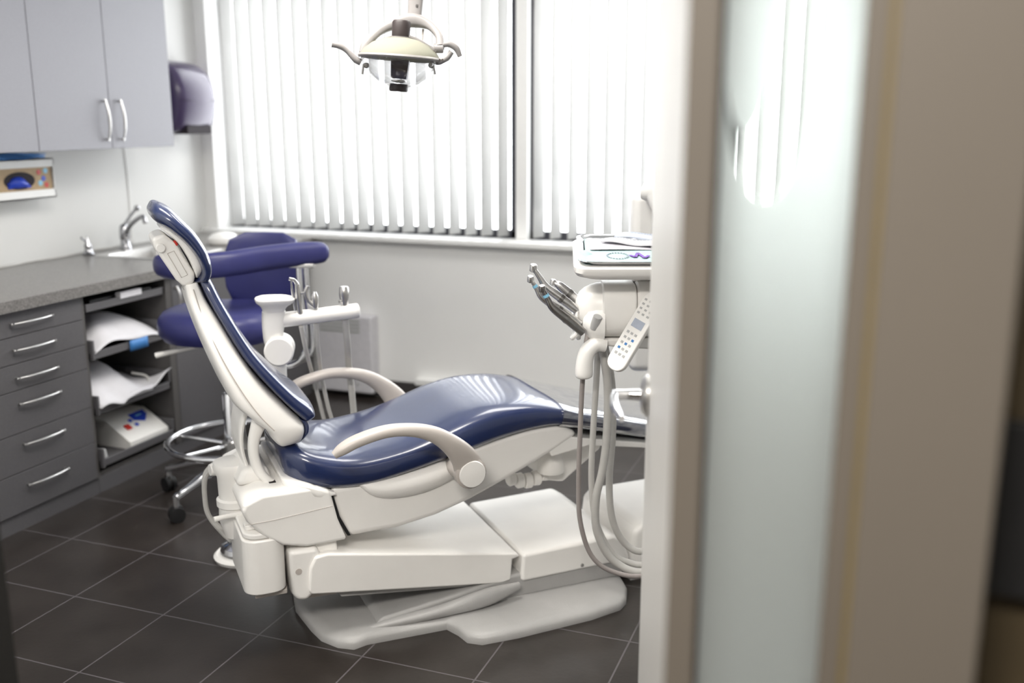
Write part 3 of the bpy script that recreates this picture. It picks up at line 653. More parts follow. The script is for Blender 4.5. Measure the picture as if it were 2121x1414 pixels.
# junction box beyond the foot end
jb = thing('floor_junction_box', 'white floor box at the foot of the dental chair, half behind the door', 'floor box', tuple(E1*1.9+E2*2.98), A)
b = B(); prism(b, [(1.655, .012), (1.66, .10), (1.668, .180), (1.70, .205), (2.15, .205), (2.2, .18), (2.2, .012)], 2.775, 3.17); obj('cover', b, 'plastic', jb, (1.9, 2.98, 0), bevel=.025, seg=5)
b = B(); prism(b, [(1.66, 0), (1.66, .014), (2.2, .014), (2.2, 0)], 2.78, 3.16); obj('footing', b, 'plastic2', jb, (1.9, 2.98, 0))
# foot pedal
fp = thing('foot_control', 'round chrome foot control on the floor behind the chair base', 'foot control', tuple(E1*.455+E2*3.52), A)
b = B(); lathe(b, [(.105, 0), (.11, .012), (.10, .022), (.02, .024)], (.455, 3.52, 0), n=32); obj('base_disc', b, 'plastic', fp, (.455, 3.52, 0))
b = B(); lathe(b, [(.075, .022), (.085, .035), (.08, .05), (.05, .062), (.01, .066)], (.455, 3.52, 0), n=32); obj('dome', b, 'chrome', fp, (.455, 3.52, 0))

# ================================================================== ASSISTANT ARM
VA = 3.35
aa = thing('assistant_arm', 'white assistant instrument arm on a post behind the chair backrest', 'instrument arm', tuple(E1*.58+E2*VA), A)
AO = (.58, VA, 0)
def ap(name, b, m, parent=None, **k): return obj(name, b, m, parent or aa, AO, **k)
b = B(); lathe(b, [(.04, 0), (.04, .06), (.034, .08), (.034, .76), (.03, .79)], (.578, VA, 0), n=24); post = ap('post', b, 'plastic')
b = B(); lathe(b, [(.046, -.05), (.05, -.045), (.05, .045), (.046, .05)], (.592, VA, .808), (.25, 1, 0), 28); ap('elbow_joint', b, 'plastic', bevel=.003)
b = B(); slab(b, [(.550, .80, .615, .80, .03), (.540, .845, .605, .845, .032), (.538, .90, .614, .90, .034), (.540, .94, .618, .94, .034)], VA, e=.8, n=22); ap('upper_post', b, 'plastic')
b = B(); slab(b, [(.545, .935, .612, .935, .032), (.538, .955, .622, .955, .04), (.522, .972, .646, .970, .05), (.520, .986, .650, .982, .054), (.535, .992, .635, .988, .045)], VA, e=.7, n=28); ap('head', b, 'plastic')
b = B(); tube(b, [(.60, VA, .908), (.70, VA-.01, .914), (.80, VA-.02, .921), (.858, VA-.026, .925)], .026, 20, 0); hbar = ap('holder_bar', b, 'plastic')
b = B(); lathe(b, [(.026, 0), (.024, .006), (.015, .010), (.002, .012)], (.858, VA-.026, .925), (1, -.1, .06), 20); ap('end_cap', b, 'plastic', hbar)
def suction(u, kind, label):
    t = thing(kind, label, 'handpiece', tuple(E1*u+E2*(VA-.02)+Vector((0, 0, .94))), A, 'suction and water tips in the assistant arm'); O = (u, VA-.02, .94); v = VA-.02
    if kind == 'high_volume_evacuator':
        b = B(); lathe(b, [(.012, .94), (.013, .955), (.018, .985), (.016, 1.008), (.013, 1.012)], (u, v, 0), n=20); obj('body', b, 'steel', t, O)
        b = B(); cyl(b, (u-.012, v-.01, .962), (u-.022, v-.014, .962), .005, 10); obj('valve', b, 'steel', t, O)
        b = B(); tube(b, [(u, v, .897), (u+.012, v+.03, .80), (u+.035, v+.115, .70), (u+.045, v+.12, .58), (u+.045, v+.12, .46), (u+.0, v+.09, .38)], .012, 12); obj('hose', b, 'hose', t, O)
    elif kind == 'saliva_ejector':
        b = B(); lathe(b, [(.010, .945), (.012, .96), (.012, .985), (.006, 1.0)], (u, v, 0), n=16); tube(b, [(u-.004, v, .95), (u-.022, v, .97), (u-.03, v, 1.0), (u-.022, v, 1.022)], .008, 10); cyl(b, (u-.03, v, 1.0), (u-.055, v, .998), .004, 8); obj('body', b, 'steel', t, O)
        b = B(); tube(b, [(u, v, .89), (u+.010, v+.03, .79), (u+.035, v+.115, .68), (u+.055, v+.12, .56), (u+.075, v+.12, .45), (u+.03, v+.09, .38)], .0075, 10); obj('hose', b, 'hose', t, O)
    else:
        b = B(); tube(b, [(u, v, .93), (u-.004, v, .98), (u-.006, v, 1.03)], [.010, .011, .009], 12); tube(b, [(u-.006, v, 1.03), (u-.016, v, 1.045), (u-.032, v, 1.05)], [.007, .006, .006], 10)
        tube(b, [(u-.016, v, .94), (u-.022, v, .99), (u-.026, v, 1.045)], [.004, .004, .003], 8); obj('body', b, 'steel', t, O)
        b = B(); tube(b, [(u, v, .885), (u+.020, v+.03, .79), (u+.058, v+.115, .67), (u+.085, v+.12, .54), (u+.10, v+.12, .44), (u+.05, v+.09, .38)], .0075, 10); obj('hose', b, 'hose', t, O)
suction(.818, 'high_volume_evacuator', 'steel evacuator at the outer end of the assistant arm')
suction(.716, 'saliva_ejector', 'small white and steel suction handpiece in the middle of the assistant arm')
suction(.664, 'air_water_syringe', 'slim steel syringe nearest the post of the assistant arm')

# ================================================================== frame R: a to the right, b forward from the camera's ground point
RF = Vector((math.cos(TH), math.sin(TH), 0)); FF = Vector((-math.sin(TH), math.cos(TH), 0))
def rw(a, b, z=0): return tuple(RF*a+FF*b+Vector((0, 0, z)))
# ---------------- STOOL
SA, SB = -1.178, 4.0
stl = thing('dental_stool', 'indigo dental stool with chrome ring, curved arm support and casters', 'stool', rw(SA, SB), TH)
SO = (SA, SB, 0)
def sp_(name, b, m, parent=None, **k): return obj(name, b, m, parent or stl, SO, **k)
b = B()
R = []
for sc_, z in ((.70, .695), (.93, .702), (1.0, .727), (1.02, .757), (1.0, .787), (.93, .810), (.80, .822), (.5, .825), (.02, .824)):
    ring = []
    for k in range(36):
        t = 2*PI*k/36; rx = .245; ry = .235*(1+.1*math.cos(t))
        ring.append((SA-.012+rx*sc_*spow(math.cos(t), .85), SB-.0+ry*sc_*spow(math.sin(t), .85), z))
    R.append(ring)
loft(b, R); sp_('seat', b, 'navy2')
b = B(); slab(b, [(-.045+SA, .868, .05+SA, .868, .02), (SA-.02, .868, SA+.3, .868, .03)], SB, e=.5) ; b.free()
# backrest pad, standing at the far side right of centre
b = B()
def backpad(w0, zc, hz, th):
    rings = []
    for s in (-1, -.97, -.85, -.5, 0, .5, .85, .97, 1):
        k = max(.02, (1-abs(s)**6))**.4
        x = SA+.125+s*.165; y0 = SB+.235-.055*s*s
        rings.append([(x+.0*0, y0+th*k*spow(math.cos(2*PI*q/20), .7), zc+hz*k*spow(math.sin(2*PI*q/20), .6)) for q in range(20)])
    return rings
loft(b, backpad(.165, .945, .158, .028)); sp_('backrest', b, 'navy2')
# curved torso support
b = B(); P = [(-1.415, SB-.04, 1.010), (-1.37, SB-.12, 1.010), (-1.27, SB-.17, 1.012), (-1.12, SB-.15, 1.020), (-.98, SB-.06, 1.032), (-.86, SB+.0, 1.040), (-.775, SB+.03, 1.042), (-.750, SB+.04, 1.042)]
flat_tube(b, P, [.028, .046, .050, .050, .050, .048, .042, .022], [.022, .032, .034, .036, .038, .038, .034, .02], n=20, e=.8); sp_('arm_support', b, 'navy2')
b = B(); box(b, (-.90, SB-.02, .985), (-.80, SB+.04, 1.003)); sp_('arm_bracket', b, 'steel', bevel=.004)
for k, (dx, dy) in enumerate(((0, 0), (.022, .03))):
    b = B(); tube(b, [(-.865+dx, SB+dy, .99), (-.862+dx, SB+dy, .85), (-.850+dx, SB+dy, .72), (-.860+dx, SB+dy, .62), (-.92, SB+dy, .575), (-1.02, SB+dy*.5, .585), (-1.16, SB, .625)], .012, 12); sp_('support_rod', b, 'chrome')
b = B(); box(b, (-1.28, SB-.1, .672), (-1.08, SB+.1, .696)); sp_('seat_plate', b, 'steel', bevel=.004)
b = B(); tube(b, [(-1.24, SB-.08, .680), (-1.34, SB-.09, .662), (-1.435, SB-.10, .642)], [.007, .009, .012], 10); sp_('height_lever', b, 'plastic')
b = B(); lathe(b, [(.014, .44), (.014, .68)], (SA, SB, 0), n=18); sp_('gas_spring', b, 'black')
b = B(); lathe(b, [(.030, .14), (.030, .455), (.026, .46)], (SA, SB, 0), n=24); sp_('column', b, 'chrome')
b = B(); tube(b, [(SA+.262*math.cos(2*PI*k/40), SB+.262*math.sin(2*PI*k/40), .255) for k in range(41)], .0125, 12, 0, cap=False)
ring = sp_('foot_ring', b, 'chrome')
for k in range(5):
    t = 2*PI*(k/5)+.35; b = B(); tube(b, [(SA+.025*math.cos(t), SB+.025*math.sin(t), .235), (SA+.255*math.cos(t), SB+.255*math.sin(t), .25)], .008, 8, 0); sp_('spoke', b, 'chrome', ring)
b = B(); lathe(b, [(.03, .255), (.042, .25), (.045, .16), (.04, .12), (.02, .115)], (SA, SB, 0), n=24); sp_('hub', b, 'steel')
c1 = (-.274*0, 0)
base_ang = math.atan2(3.97-SB, 0) 
import mathutils
# direction of the two near casters in this frame
def toR(x, y): return (x*RF.x+y*RF.y, x*FF.x+y*FF.y)
pa = toR(-2.567, 2.996); a0 = math.atan2(pa[1]-SB, pa[0]-SA)
for k in range(5):
    t = a0-2*PI*k/5; c, s = math.cos(t), math.sin(t); RR = .315
    b = B(); tube(b, [(SA+.03*c, SB+.03*s, .155), (SA+.15*c, SB+.15*s, .145), (SA+.26*c, SB+.26*s, .115), (SA+RR*c, SB+RR*s, .10)], [.024, .020, .016, .017], 14); lg = sp_('leg', b, 'chrome')
    b = B(); cyl(b, (SA+RR*c, SB+RR*s, .108), (SA+RR*c, SB+RR*s, .06), .012, 14); sp_('caster_stem', b, 'chrome', lg)
    t2 = t+1.1; ax = Vector((math.cos(t2), math.sin(t2), 0)); ce = Vector((SA+RR*c, SB+RR*s, .032))
    b = B()
    for q in (-1, 1): lathe(b, [(.02, -.009), (.031, -.008), (.032, 0), (.031, .008), (.02, .009)], ce+ax*q*.014, ax, 20)
    lathe(b, [(.026, -.008), (.03, 0), (.026, .008)], ce+Vector((0, 0, .012)), ax, 16)
    sp_('caster', b, 'black', lg)

# ---------------- OVERHEAD LAMP
LA, LB, LZ = -.343, 3.166, 1.756
lp = thing('operatory_lamp', 'grey overhead dental lamp with clear shield and two curved handles', 'dental lamp', rw(LA, LB, LZ), TH)
LO = (LA, LB, LZ)
def lo(name, b, m, parent=None, **k): return obj(name, b, m, parent or lp, LO, **k)
def tilt(b, ang=math.radians(4)):
    bmesh.ops.rotate(b, cent=(LA, LB, LZ), matrix=Matrix.Rotation(ang, 3, 'Y'), verts=b.verts); return b
b = B(); lathe(b, [(.122, -.004), (.121, .004), (.110, .020), (.085, .040), (.055, .053), (.028, .058)], (LA, LB, LZ), n=40, cap=False); lo('reflector', tilt(b), 'reflector', solid=.003)
b = B(); lathe(b, [(.119, -.002), (.114, .010), (.100, .020), (.07, .032), (.03, .038)], (LA, LB, LZ), n=40, cap=False); REF = b
b = B(); lathe(b, [(.124, -.005), (.126, 0), (.124, .005)], (LA, LB, LZ), n=44, cap=False); lo('rim', tilt(b), 'lampgrey', solid=.004)
b = B(); lathe(b, [(.122, -.006), (.112, -.028), (.092, -.052), (.064, -.074), (.036, -.087)], (LA, LB, LZ), n=44, cap=False); lo('clear_shield', tilt(b), 'shield', solid=.002)
b = B(); lathe(b, [(.026, .052), (.028, .06), (.028, .104), (.024, .110), (.004, .112)], (LA, LB, LZ), n=28); lo('bulb_cap', tilt(b), 'darkp')
b = B(); lathe(b, [(.030, .05), (.030, .062)], (LA, LB, LZ), n=28); lo('cap_collar', tilt(b), 'lampgrey')
b = B(); prism(b, [(LA-.026, LZ-.004), (LA+.030, LZ-.006), (LA+.024, LZ-.062), (LA-.018, LZ-.062), (LA-.024, LZ-.058)], LB-.02, LB+.02); lo('bulb_shroud', tilt(b), 'darkp', bevel=.003)
b = B(); lathe(b, [(.015, .0), (.012, .03)], (LA, LB, LZ-.004), n=16); lo('bulb_socket', tilt(b), 'armgrey')
b = B(); lathe(b, [(.010, -.074), (.024, -.070), (.024, -.067), (.01, -.064)], (LA, LB, LZ), n=20); lo('thumb_screw', tilt(b), 'steel')
b = B(); lathe(b, [(.026, -.100), (.029, -.096), (.029, -.080), (.026, -.077)], (LA, LB, LZ), n=28); lo('focus_knob', tilt(b), 'darkp')
REF.free()
# bulb bracket across the top of the reflector
b = B(); flat_tube(b, [(LA-.098, LB-.0, LZ+.028), (LA-.06, LB-.0, LZ+.045), (LA-.02, LB-.0, LZ+.062), (LA+.03, LB-.0, LZ+.062), (LA+.07, LB-.0, LZ+.045), (LA+.112, LB-.0, LZ+.020)], [.012]*6, [.005]*6, upv=(0, 1, 0), e=.5); lo('cross_bracket', b, 'lampgrey')
# yoke
b = B(); flat_tube(b, [(LA-.112, LB+.0, LZ+.014), (LA-.102, LB+.01, LZ+.044), (LA-.06, LB+.04, LZ+.085), (LA-.01, LB+.06, LZ+.108), (LA+.035, LB+.065, LZ+.116), (LA+.085, LB+.055, LZ+.102), (LA+.118, LB+.03, LZ+.068), (LA+.124, LB+.0, LZ+.030)],
                   [.014, .014, .016, .022, .024, .018, .016, .015], [.013, .013, .013, .018, .022, .015, .012, .013], upv=(0, 1, 0), n=18, e=.7); yk = lo('yoke', b, 'lampgrey')
b = B(); cyl(b, (LA+.104, LB, LZ+.028), (LA+.134, LB, LZ+.028), .014, 20); lo('yoke_pivot', b, 'lampgrey', yk, bevel=.003)
b = B(); cyl(b, (LA-.100, LB, LZ+.016), (LA-.122, LB, LZ+.016), .012, 20); lo('yoke_pivot', b, 'lampgrey', yk, bevel=.003)
# handles
def handle(pts, rr, cx):
    b = B(); tube(b, pts, rr, 14, 6); return b
h = lo('handle', handle([(LA-.118, LB-.02, LZ-.014), (LA-.135, LB-.025, LZ-.004), (LA-.155, LB-.03, LZ+.018), (LA-.175, LB-.035, LZ+.032), (LA-.200, LB-.04, LZ+.038)], [.010, .010, .008, .009, .0095], 0), 'lampgrey')
h = lo('handle', handle([(LA+.100, LB-.02, LZ-.010), (LA+.120, LB-.025, LZ-.012), (LA+.145, LB-.03, LZ-.002), (LA+.160, LB-.03, LZ+.016)], [.010, .010, .009, .008], 0), 'lampgrey')
b = B(); tube(b, [(LA+.137, LB-.035, LZ+.037), (LA+.155, LB-.035, LZ+.038), (LA+.175, LB-.033, LZ+.026), (LA+.186, LB-.03, LZ+.002)], [.009, .0095, .0095, .007], 14); lo('grip', b, 'lampgrey', h)
b = B()
for x in (.124, .132): cyl(b, (LA+x, LB-.034, LZ-.008), (LA+x, LB-.038, LZ-.008), .0035, 10)
lo('screws', b, 'dsteel', h)
for sgn in (-1, 1):
    b = B(); cyl(b, (LA+sgn*.105, LB-.045, LZ-.020), (LA+sgn*.110, LB-.045, LZ-.050), .0035, 8); lathe(b, [(.006, -.006), (.009, 0), (.006, .006)], (LA+sgn*.098, LB-.045, LZ-.024), (0, 1, 0), 12); lo('shield_clip', b, 'dsteel')
# arm going up
b = B(); flat_tube(b, [(LA+.036, LB+.065, LZ+.112), (LA+.042, LB+.075, LZ+.135), (LA+.050, LB+.085, LZ+.25), (LA+.062, LB+.10, LZ+.50), (LA+.08, LB+.12, LZ+.93)], [.022, .023, .026, .030, .034], [.022, .023, .026, .030, .034], upv=(0, 1, 0), smooth=4, e=.6); am = lo('support_arm', b, 'lampgrey')
b = B(); cyl(b, (LA+.050, LB+.058, LZ+.158), (LA+.050, LB+.052, LZ+.158), .004, 12); lo('arm_screw', b, 'dsteel', am)
b = B(); tube(b, [(LA+.062, LB+.05, LZ+.045), (LA+.066, LB+.06, LZ+.075), (LA+.068, LB+.06, LZ+.09)], .0035, 8); lo('cable', b, 'armgrey', am)

# ---------------- DELIVERY UNIT (control head, tray, handpieces)
DB = 2.9
dl = thing('delivery_unit', 'white dental instrument unit with domed holder head above the chair foot', 'delivery unit', rw(.45, 3.1), TH)
DO = (.45, 3.1, 0)
def dp_(name, b, m, parent=None, **k): return obj(name, b, m, parent or dl, DO, **k)
# body: dome end on the left, drum to the right
b = B()
R = []
zc = 1.020
for x, k in ((.186, .05), (.190, .40), (.200, .66), (.215, .82), (.234, .93), (.250, .98), (.262, 1.0)):
    R.append([(x, DB+.075*k*spow(math.cos(2*PI*q/32), .85), zc+.004+.080*k*spow(math.sin(2*PI*q/32), .85)) for q in range(32)])
loft(b, R); dome = dp_('holder_dome', b, 'plastic')
def drum(x0, x1, zt, zb, ins=.004):
    R = []
    for x, i in ((x0, ins), (x0+ins, 0), (x1-ins, 0), (x1, ins)):
        hz = (zt-zb)/2-i; zm = (zt+zb)/2
        R.append([(x, DB+(.085-i)*spow(math.cos(2*PI*q/32), .6), zm+hz*spow(math.sin(2*PI*q/32), .6)) for q in range(32)])
    return loft(B(), R)
dp_('body', drum(.262, .360, 1.107, .948), 'plastic'); dp_('body_end', drum(.362, .62, 1.110, .948, .006), 'plastic')
b = B(); prism(b, [(.268, .948), (.268, .925), (.40, .915), (.62, .915), (.62, .948)], DB-.06, DB+.06); dp_('lower_body', b, 'plastic', bevel=.008)
# lower near holder shell
b = B(); R = []
for x, k in ((.205, .1), (.210, .45), (.222, .8), (.245, .98), (.268, 1.0)):
    R.append([(x, DB-.05+.050*k*math.cos(2*PI*q/24), .990+.052*k*math.sin(2*PI*q/24)) for q in range(24)])
loft(b, R); dp_('near_holder', b, 'plastic', dome)
b = B(); cyl(b, (.236, DB-.085, .985), (.246, DB-.10, 1.022), .013, 18); dp_('holder_socket', b, 'casebody', dome)
for k in range(4):
    z = 1.045-.028*k; b = B(); lathe(b, [(.020, -.006), (.023, 0), (.020, .006)], (.198-.004*k, DB-.045+.035*(3-k)-.01, z), (-.75, 0, .65), 18); dp_('holder_ring', b, 'plastic', dome, bevel=.002)
b = B(); slab(b, [(.182, 1.02, .200, 1.03, .045), (.178, .985, .198, .99, .052), (.182, .955, .205, .955, .045), (.192, .935, .205, .94, .03)], DB+.0, e=.8, n=18); dp_('rear_holder', b, 'plastic', dome)
# support arm of the unit: vertical post and arm at the far right, hidden in part by the door
b = B(); cyl(b, (.68, 3.12, .0), (.68, 3.12, .93), .040, 24); dp_('unit_post', b, 'plastic')
b = B(); lathe(b, [(.17, 0), (.17, .02), (.06, .04), (.045, .06)], (.68, 3.12, 0), n=32); dp_('unit_foot', b, 'plastic')
b = B(); tube(b, [(.68, 3.12, .91), (.60, 3.0, .925), (.50, 2.92, .93)], .035, 16, 4); dp_('unit_elbow', b, 'plastic')
# grey grip handle under the head
b = B(); tube(b, [(.272, DB-.07, .930), (.245, DB-.075, .934), (.222, DB-.08, .918), (.212, DB-.082, .885), (.210, DB-.082, .845), (.210, DB-.082, .835)], [.020, .022, .024, .025, .026, .018], 18, 5); dp_('grip_handle', b, 'plastic')
# touch pad
pd = B(); prism(pd, rrect(0, 0, .034, .125, .03), -.008, .008, 'z')
Mx = Matrix.Translation((.352, 2.74, .985)) @ Matrix.Rotation(math.radians(-27), 4, 'Y') @ Matrix.Rotation(math.radians(0), 4, 'Z')
# local: Y of the pad runs along the long side -> map to up/right direction
U_ = Vector((.50, .10, .86)).normalized(); Nn = Vector((-.62, -.70, .44)); Nn = (Nn-U_*Nn.dot(U_)).normalized(); W_ = U_.cross(Nn).normalized()
PC = Vector((.350, 2.76, .985))
def padpt(p): return PC+W_*p[0]+U_*p[1]+Nn*p[2]
for v in pd.verts: v.co = padpt(v.co)
pad = dp_('touch_pad', pd, 'plastic', bevel=.004)
def padmark(x0, y0, x1, y1, m, name):
    b = bx((x0, y0, .0082), (x1, y1, .0092))
    for v in b.verts: v.co = padpt(v.co)
    dp_(name, b, m, pad)
padmark(-.02, .01, .02, .035, 'pouch', 'display')
for r in range(5):
    for c in range(3): padmark(-.021+.015*c, -.012-.017*r, -.013+.015*c, -.005-.017*r, 'bluelabel' if (r+c) % 4 == 3 else 'casebody', 'key')
for r in range(4):
    for c in range(3): padmark(-.024+.018*c, .050+.014*r, -.016+.018*c, .056+.014*r, 'casebody', 'key')
b = B(); tube(b, [tuple(PC-Nn*.006+W_*.0), tuple(PC-Nn*.05+U_*.02), (.42, 2.86, .97)], .016, 12); dp_('pad_arm', b, 'plastic', pad)
# hoses
for nm, m, r, pts in (('hose', 'hosedark', .0075, [(.222, DB-.06, .965), (.214, DB-.07, .92), (.208, DB-.05, .801), (.204, DB-.05, .651), (.202, DB-.05, .498), (.209, DB-.05, .372), (.245, DB-.05, .261), (.313, DB-.05, .207), (.42, DB-.05, .197), (.56, DB, .26), (.60, DB+.12, .5), (.56, DB+.15, .9)]),
                      ('hose', 'hose', .0095, [(.258, DB, .93), (.254, DB, .802), (.247, DB, .635), (.245, DB, .479), (.262, DB, .351), (.309, DB, .254), (.363, DB, .217), (.43, DB, .215), (.54, DB+.05, .29), (.57, DB+.14, .5), (.55, DB+.16, .9)]),
                      ('hose', 'hose', .0125, [(.262, DB-.02, .94), (.286, DB-.02, .80), (.287, DB-.02, .635), (.276, DB-.02, .526), (.258, DB-.02, .431), (.265, DB-.02, .322), (.320, DB-.02, .227), (.42, DB-.02, .194), (.55, DB+.05, .27), (.59, DB+.14, .5), (.56, DB+.17, .9)]),
                      ('hose', 'hose', .011, [(.275, DB+.03, .93), (.305, DB+.04, .79), (.311, DB+.04, .63), (.304, DB+.04, .463), (.319, DB+.04, .334), (.367, DB+.04, .252), (.43, DB+.04, .240), (.53, DB+.08, .32), (.56, DB+.15, .5), (.54, DB+.17, .9)])):
    b = B(); tube(b, pts, r, 12, 6); dp_(nm, b, m)
# tray holder
TZ = 1.176; TR = (.185, 2.72); ta = math.radians(4.5)
def tw(x, y, z):   # tray coordinates -> frame R (tilted up towards the far side)
    return Vector((TR[0]+x+y*.05, TR[1]+y*math.cos(ta)-z*math.sin(ta), TZ+y*math.sin(ta)+z*math.cos(ta)))
def tmap(b):
    for v in b.verts: v.co = tw(*v.co)
    return b
b = B(); loft(b, [[(x, y, z) for x, y in rrect(.19, .20, .205-i, .21-i, .045)] for i, z in ((.03, -.040), (.008, -.030), (0, -.018), (0, -.004), (.004, 0))]); th_ = dp_('tray_holder', tmap(b), 'plastic')
b = B(); cyl(b, (.40, 2.93, 1.10), (.40, 2.95, 1.165), .045, 24, .03); dp_('tray_stem', b, 'plastic')
ty = thing('instrument_tray', 'shallow steel instrument tray lined with printed paper on the delivery unit', 'tray', rw(.37, 2.92, 1.18), TH); TO = (.37, 2.92, 1.18)
b = B(); loft(b, [[(x, y, z) for x, y in rrect(.19, .20, .185-i, .190-i, .04)] for i, z in ((.012, .0012), (.004, .008), (0, .013), (-.008, .0145), (-.0085, .0125))], cap=False)
b.faces.new([b.verts.new(p) for p in [(x, y, .0012) for x, y in rrect(.19, .20, .173, .178, .04)]]); bmesh.ops.remove_doubles(b, verts=b.verts, dist=.0002)
obj('pan', tmap(b), 'chrome', ty, TO, solid=.001)
b = B(); grid(b, 16, 16, lambda i, j: (-.004+.37*i if j < .35 else .02+.345*i, .022+.36*j*.95, .0035+.0135*(max(0, .06-i)/.06)*(1 if j < .4 else .2)+.0015*math.sin(9*i)*math.sin(7*j)))
pl_ = obj('liner', tmap(b), 'teal', ty, TO, solid=.0006)
b = B(); grid(b, 10, 8, lambda i, j: (.035+.30*i, .20+.16*j, .0068+.001*math.sin(6*i+3*j)))
obj('napkin', tmap(b), 'napkin', ty, TO, solid=.0005)
# printed emblem on the liner: leafy oval and a zigzag
b = B()
for k in range(22):
    t = 2*PI*k/22
    box(b, (.112+.030*math.cos(t)-.0025, .125+.040*math.sin(t)-.004, .0058), (.112+.030*math.cos(t)+.0025, .125+.040*math.sin(t)+.004, .0066))
obj('printed_wreath', tmap(b), 'inkgrey', ty, TO)
b = B()
zz = [(.148, .130), (.162, .105), (.172, .160), (.188, .095), (.202, .125)]
for (x0, y0), (x1, y1) in zip(zz, zz[1:]):
    d = Vector((x1-x0, y1-y0)).normalized(); n_ = Vector((-d.y, d.x))*.0045
    prism(b, [(x0-n_.x, y0-n_.y), (x1-n_.x, y1-n_.y), (x1+n_.x, y1+n_.y), (x0+n_.x, y0+n_.y)], .0058, .0068, 'z')
obj('printed_zigzag', tmap(b), 'purple', ty, TO)
def pouch(x, y, L, W, rz, z0, lab, m='pouch'):
    c = tw(x, y, z0); t = thing('sterile_pouch', lab, 'pouch', rw(c.x, c.y, c.z), TH, 'sterile pouches in the tray')
    b = B()
    def f(i, j):
        lx = (i-.5)*L; ly = (j-.5)*W; cx = math.cos(rz); sx = math.sin(rz)
        return (x+lx*cx-ly*sx, y+lx*sx+ly*cx, z0+.012*math.sin(PI*j)*(.4+.6*math.sin(PI*i))+.003*math.sin(11*i))
    grid(b, 16, 8, f); obj('envelope', tmap(b), m, t, (c.x, c.y, c.z), solid=.002)
    b = B()
    for r in range(2):
        q = -.38*L
        while q < .40*L:
            ln = random.choice((.004, .007, .010)); ly = (-.12+.16*r)*W
            pts = []
            for (dx, dy) in ((0, 0), (ln, 0), (ln, .0022), (0, .0022)):
                lx = q+dx; l2 = ly+dy; i = lx/L+.5; j = l2/W+.5
                g = f(i, j); pts.append((g[0], g[1], g[2]+.0022))
            vs = [b.verts.new(p) for p in pts]; b.faces.new(vs)
            q += ln+.003
    obj('printed_text', tmap(b), 'inkgrey', t, (c.x, c.y, c.z), solid=.0003, smooth=False)
pouch(.20, .265, .26, .06, math.radians(-24), .012, 'white sterile pouch lying slantwise in the tray, nearest the printed zigzag', 'pouchwhite')
pouch(.245, .32, .26, .07, math.radians(-20), .018, 'blue tinted sterile pouch partly under the other at the back of the tray')
# handpieces: held by the unit, each a thing of its own
def handpiece(head, bend, end, rr, band, lab, m, hd=.011):
    t = thing('handpiece', lab, 'handpiece', rw(*end), TH, 'steel handpieces in the instrument head'); O = end
    H, Bd, En = Vector(head), Vector(bend), Vector(end)
    b = B(); tube(b, [tuple(H), tuple(H*.5+Bd*.5), tuple(Bd), tuple(Bd*.6+En*.4), tuple(En)], [rr*.55, rr*.72, rr*.95, rr*1.15, rr*1.1], 16, 5); obj('body', b, m, t, O)
    ax = (Bd-H).normalized(); up = Vector((.55, 0, .83)); up = Vector((-.35, -.1, .93)).normalized()
    up = (up-ax*up.dot(ax)*.7).normalized()
    b = B(); lathe(b, [(hd*.75, -hd), (hd, -hd*.8), (hd, hd*.7), (hd*.8, hd)], H, up, 18); obj('head', b, m, t, O)
    if band:
        p = H*.62+Bd*.38; b = B(); lathe(b, [(rr*.80, -.004), (rr*.80, .004)], p, ax, 16); obj('colour_band', b, band, t, O)
    b = B(); lathe(b, [(rr*1.2, -.006), (rr*1.25, 0), (rr*1.2, .006)], Bd*.55+En*.45, (En-Bd), 16, ); obj('collar', b, 'dsteel', t, O)
handpiece((.062, DB-.03, 1.152), (.100, DB-.03, 1.096), (.200, DB-.03, 1.020), .0115, None, 'steel handpiece standing highest at the back of the instrument head', 'steel')
handpiece((.054, DB-.06, 1.124), (.088, DB-.06, 1.068), (.200, DB-.05, .990), .0095, 'lightblue', 'steel handpiece with pale blue ring, its head furthest left', 'steel', .010)
handpiece((.086, DB-.10, 1.103), (.116, DB-.10, 1.048), (.206, DB-.085, .972), .0115, 'lightblue', 'dark steel handpiece nearest the camera, its head lowest', 'dsteel', .010)
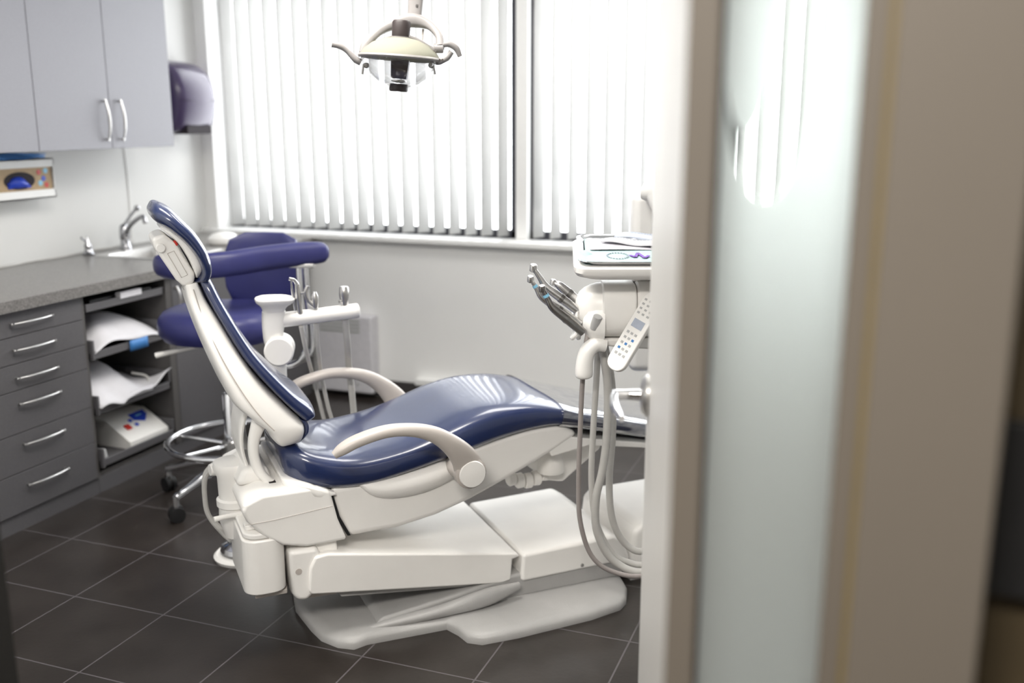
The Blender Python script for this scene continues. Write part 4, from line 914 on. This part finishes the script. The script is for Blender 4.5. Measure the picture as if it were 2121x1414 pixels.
handpiece((.122, DB+.03, 1.100), (.142, DB+.03, 1.090), (.205, DB+.03, 1.035), .013, None, 'short pale steel handpiece furthest back, right of the tall ones', 'steel', .009)
# big jointed arm behind the tray (holds the unit's monitor side)
sa = thing('rear_support_arm', 'thick white jointed arm rising behind the instrument tray', 'support arm', rw(.50, 3.45), TH); O = (.50, 3.45, 0)
b = B(); box(b, (.412, 3.40, .70), (.50, 3.50, 1.33)); box(b, (.44, 3.42, .70), (.88, 3.48, .78)); box(b, (.80, 3.40, 0), (.90, 3.50, .80)); obj('column', b, 'plastic', sa, O, bevel=.03, seg=5)
b = B(); flat_tube(b, [(.455, 3.40, 1.335), (.49, 3.38, 1.325), (.54, 3.34, 1.24), (.62, 3.28, 1.12)], [.055, .05, .045, .045], [.03, .04, .045, .045], upv=(.3, 1, 0), n=20); obj('arm', b, 'plastic', sa, O)

# ================================================================== DOOR LEAF WITH LEVER
dphi = math.radians(15.3)
dr = thing('door_leaf', 'white open door seen edge-on with a lever handle, beside the frosted glass', 'door', (-.216, 1.17, .01), dphi)
# local: y along the leaf, -x is the visible face
obj('slab', bx((0, 0, 0), (.044, .865, 2.06)), 'doorpaint', dr, bevel=.003)
hy, hz_ = .795, 1.015
b = B(); lathe(b, [(.044, 0), (.044, .006), (.036, .014), (.020, .017)], (0, hy, hz_), (-1, 0, 0), 30); rs = obj('rose', b, 'steel', dr)
b = B(); tube(b, [(-.010, hy, hz_), (-.045, hy, hz_), (-.068, hy-.004, hz_)], [.013, .011, .011], 14, 3)
flat_tube(b, [(-.066, hy+.006, hz_), (-.070, hy-.03, hz_-.004), (-.066, hy-.08, hz_-.010), (-.056, hy-.125, hz_-.014)], [.010, .010, .010, .007], [.009, .009, .009, .006], upv=(0, 0, 1), n=14); obj('lever', b, 'chrome', rs)
dr['kind'] = 'structure'; dr.name = 'door_1'
for k_ in ('label', 'category'): del dr[k_]
# black panel on the hall wall
b = bx((.118, 1.0, 1.125), (.40, 1.019, 1.30))
tag(obj('wall_panel', b, 'black', bevel=.002), 'blurred black panel on the dark wall at the right edge', 'panel')
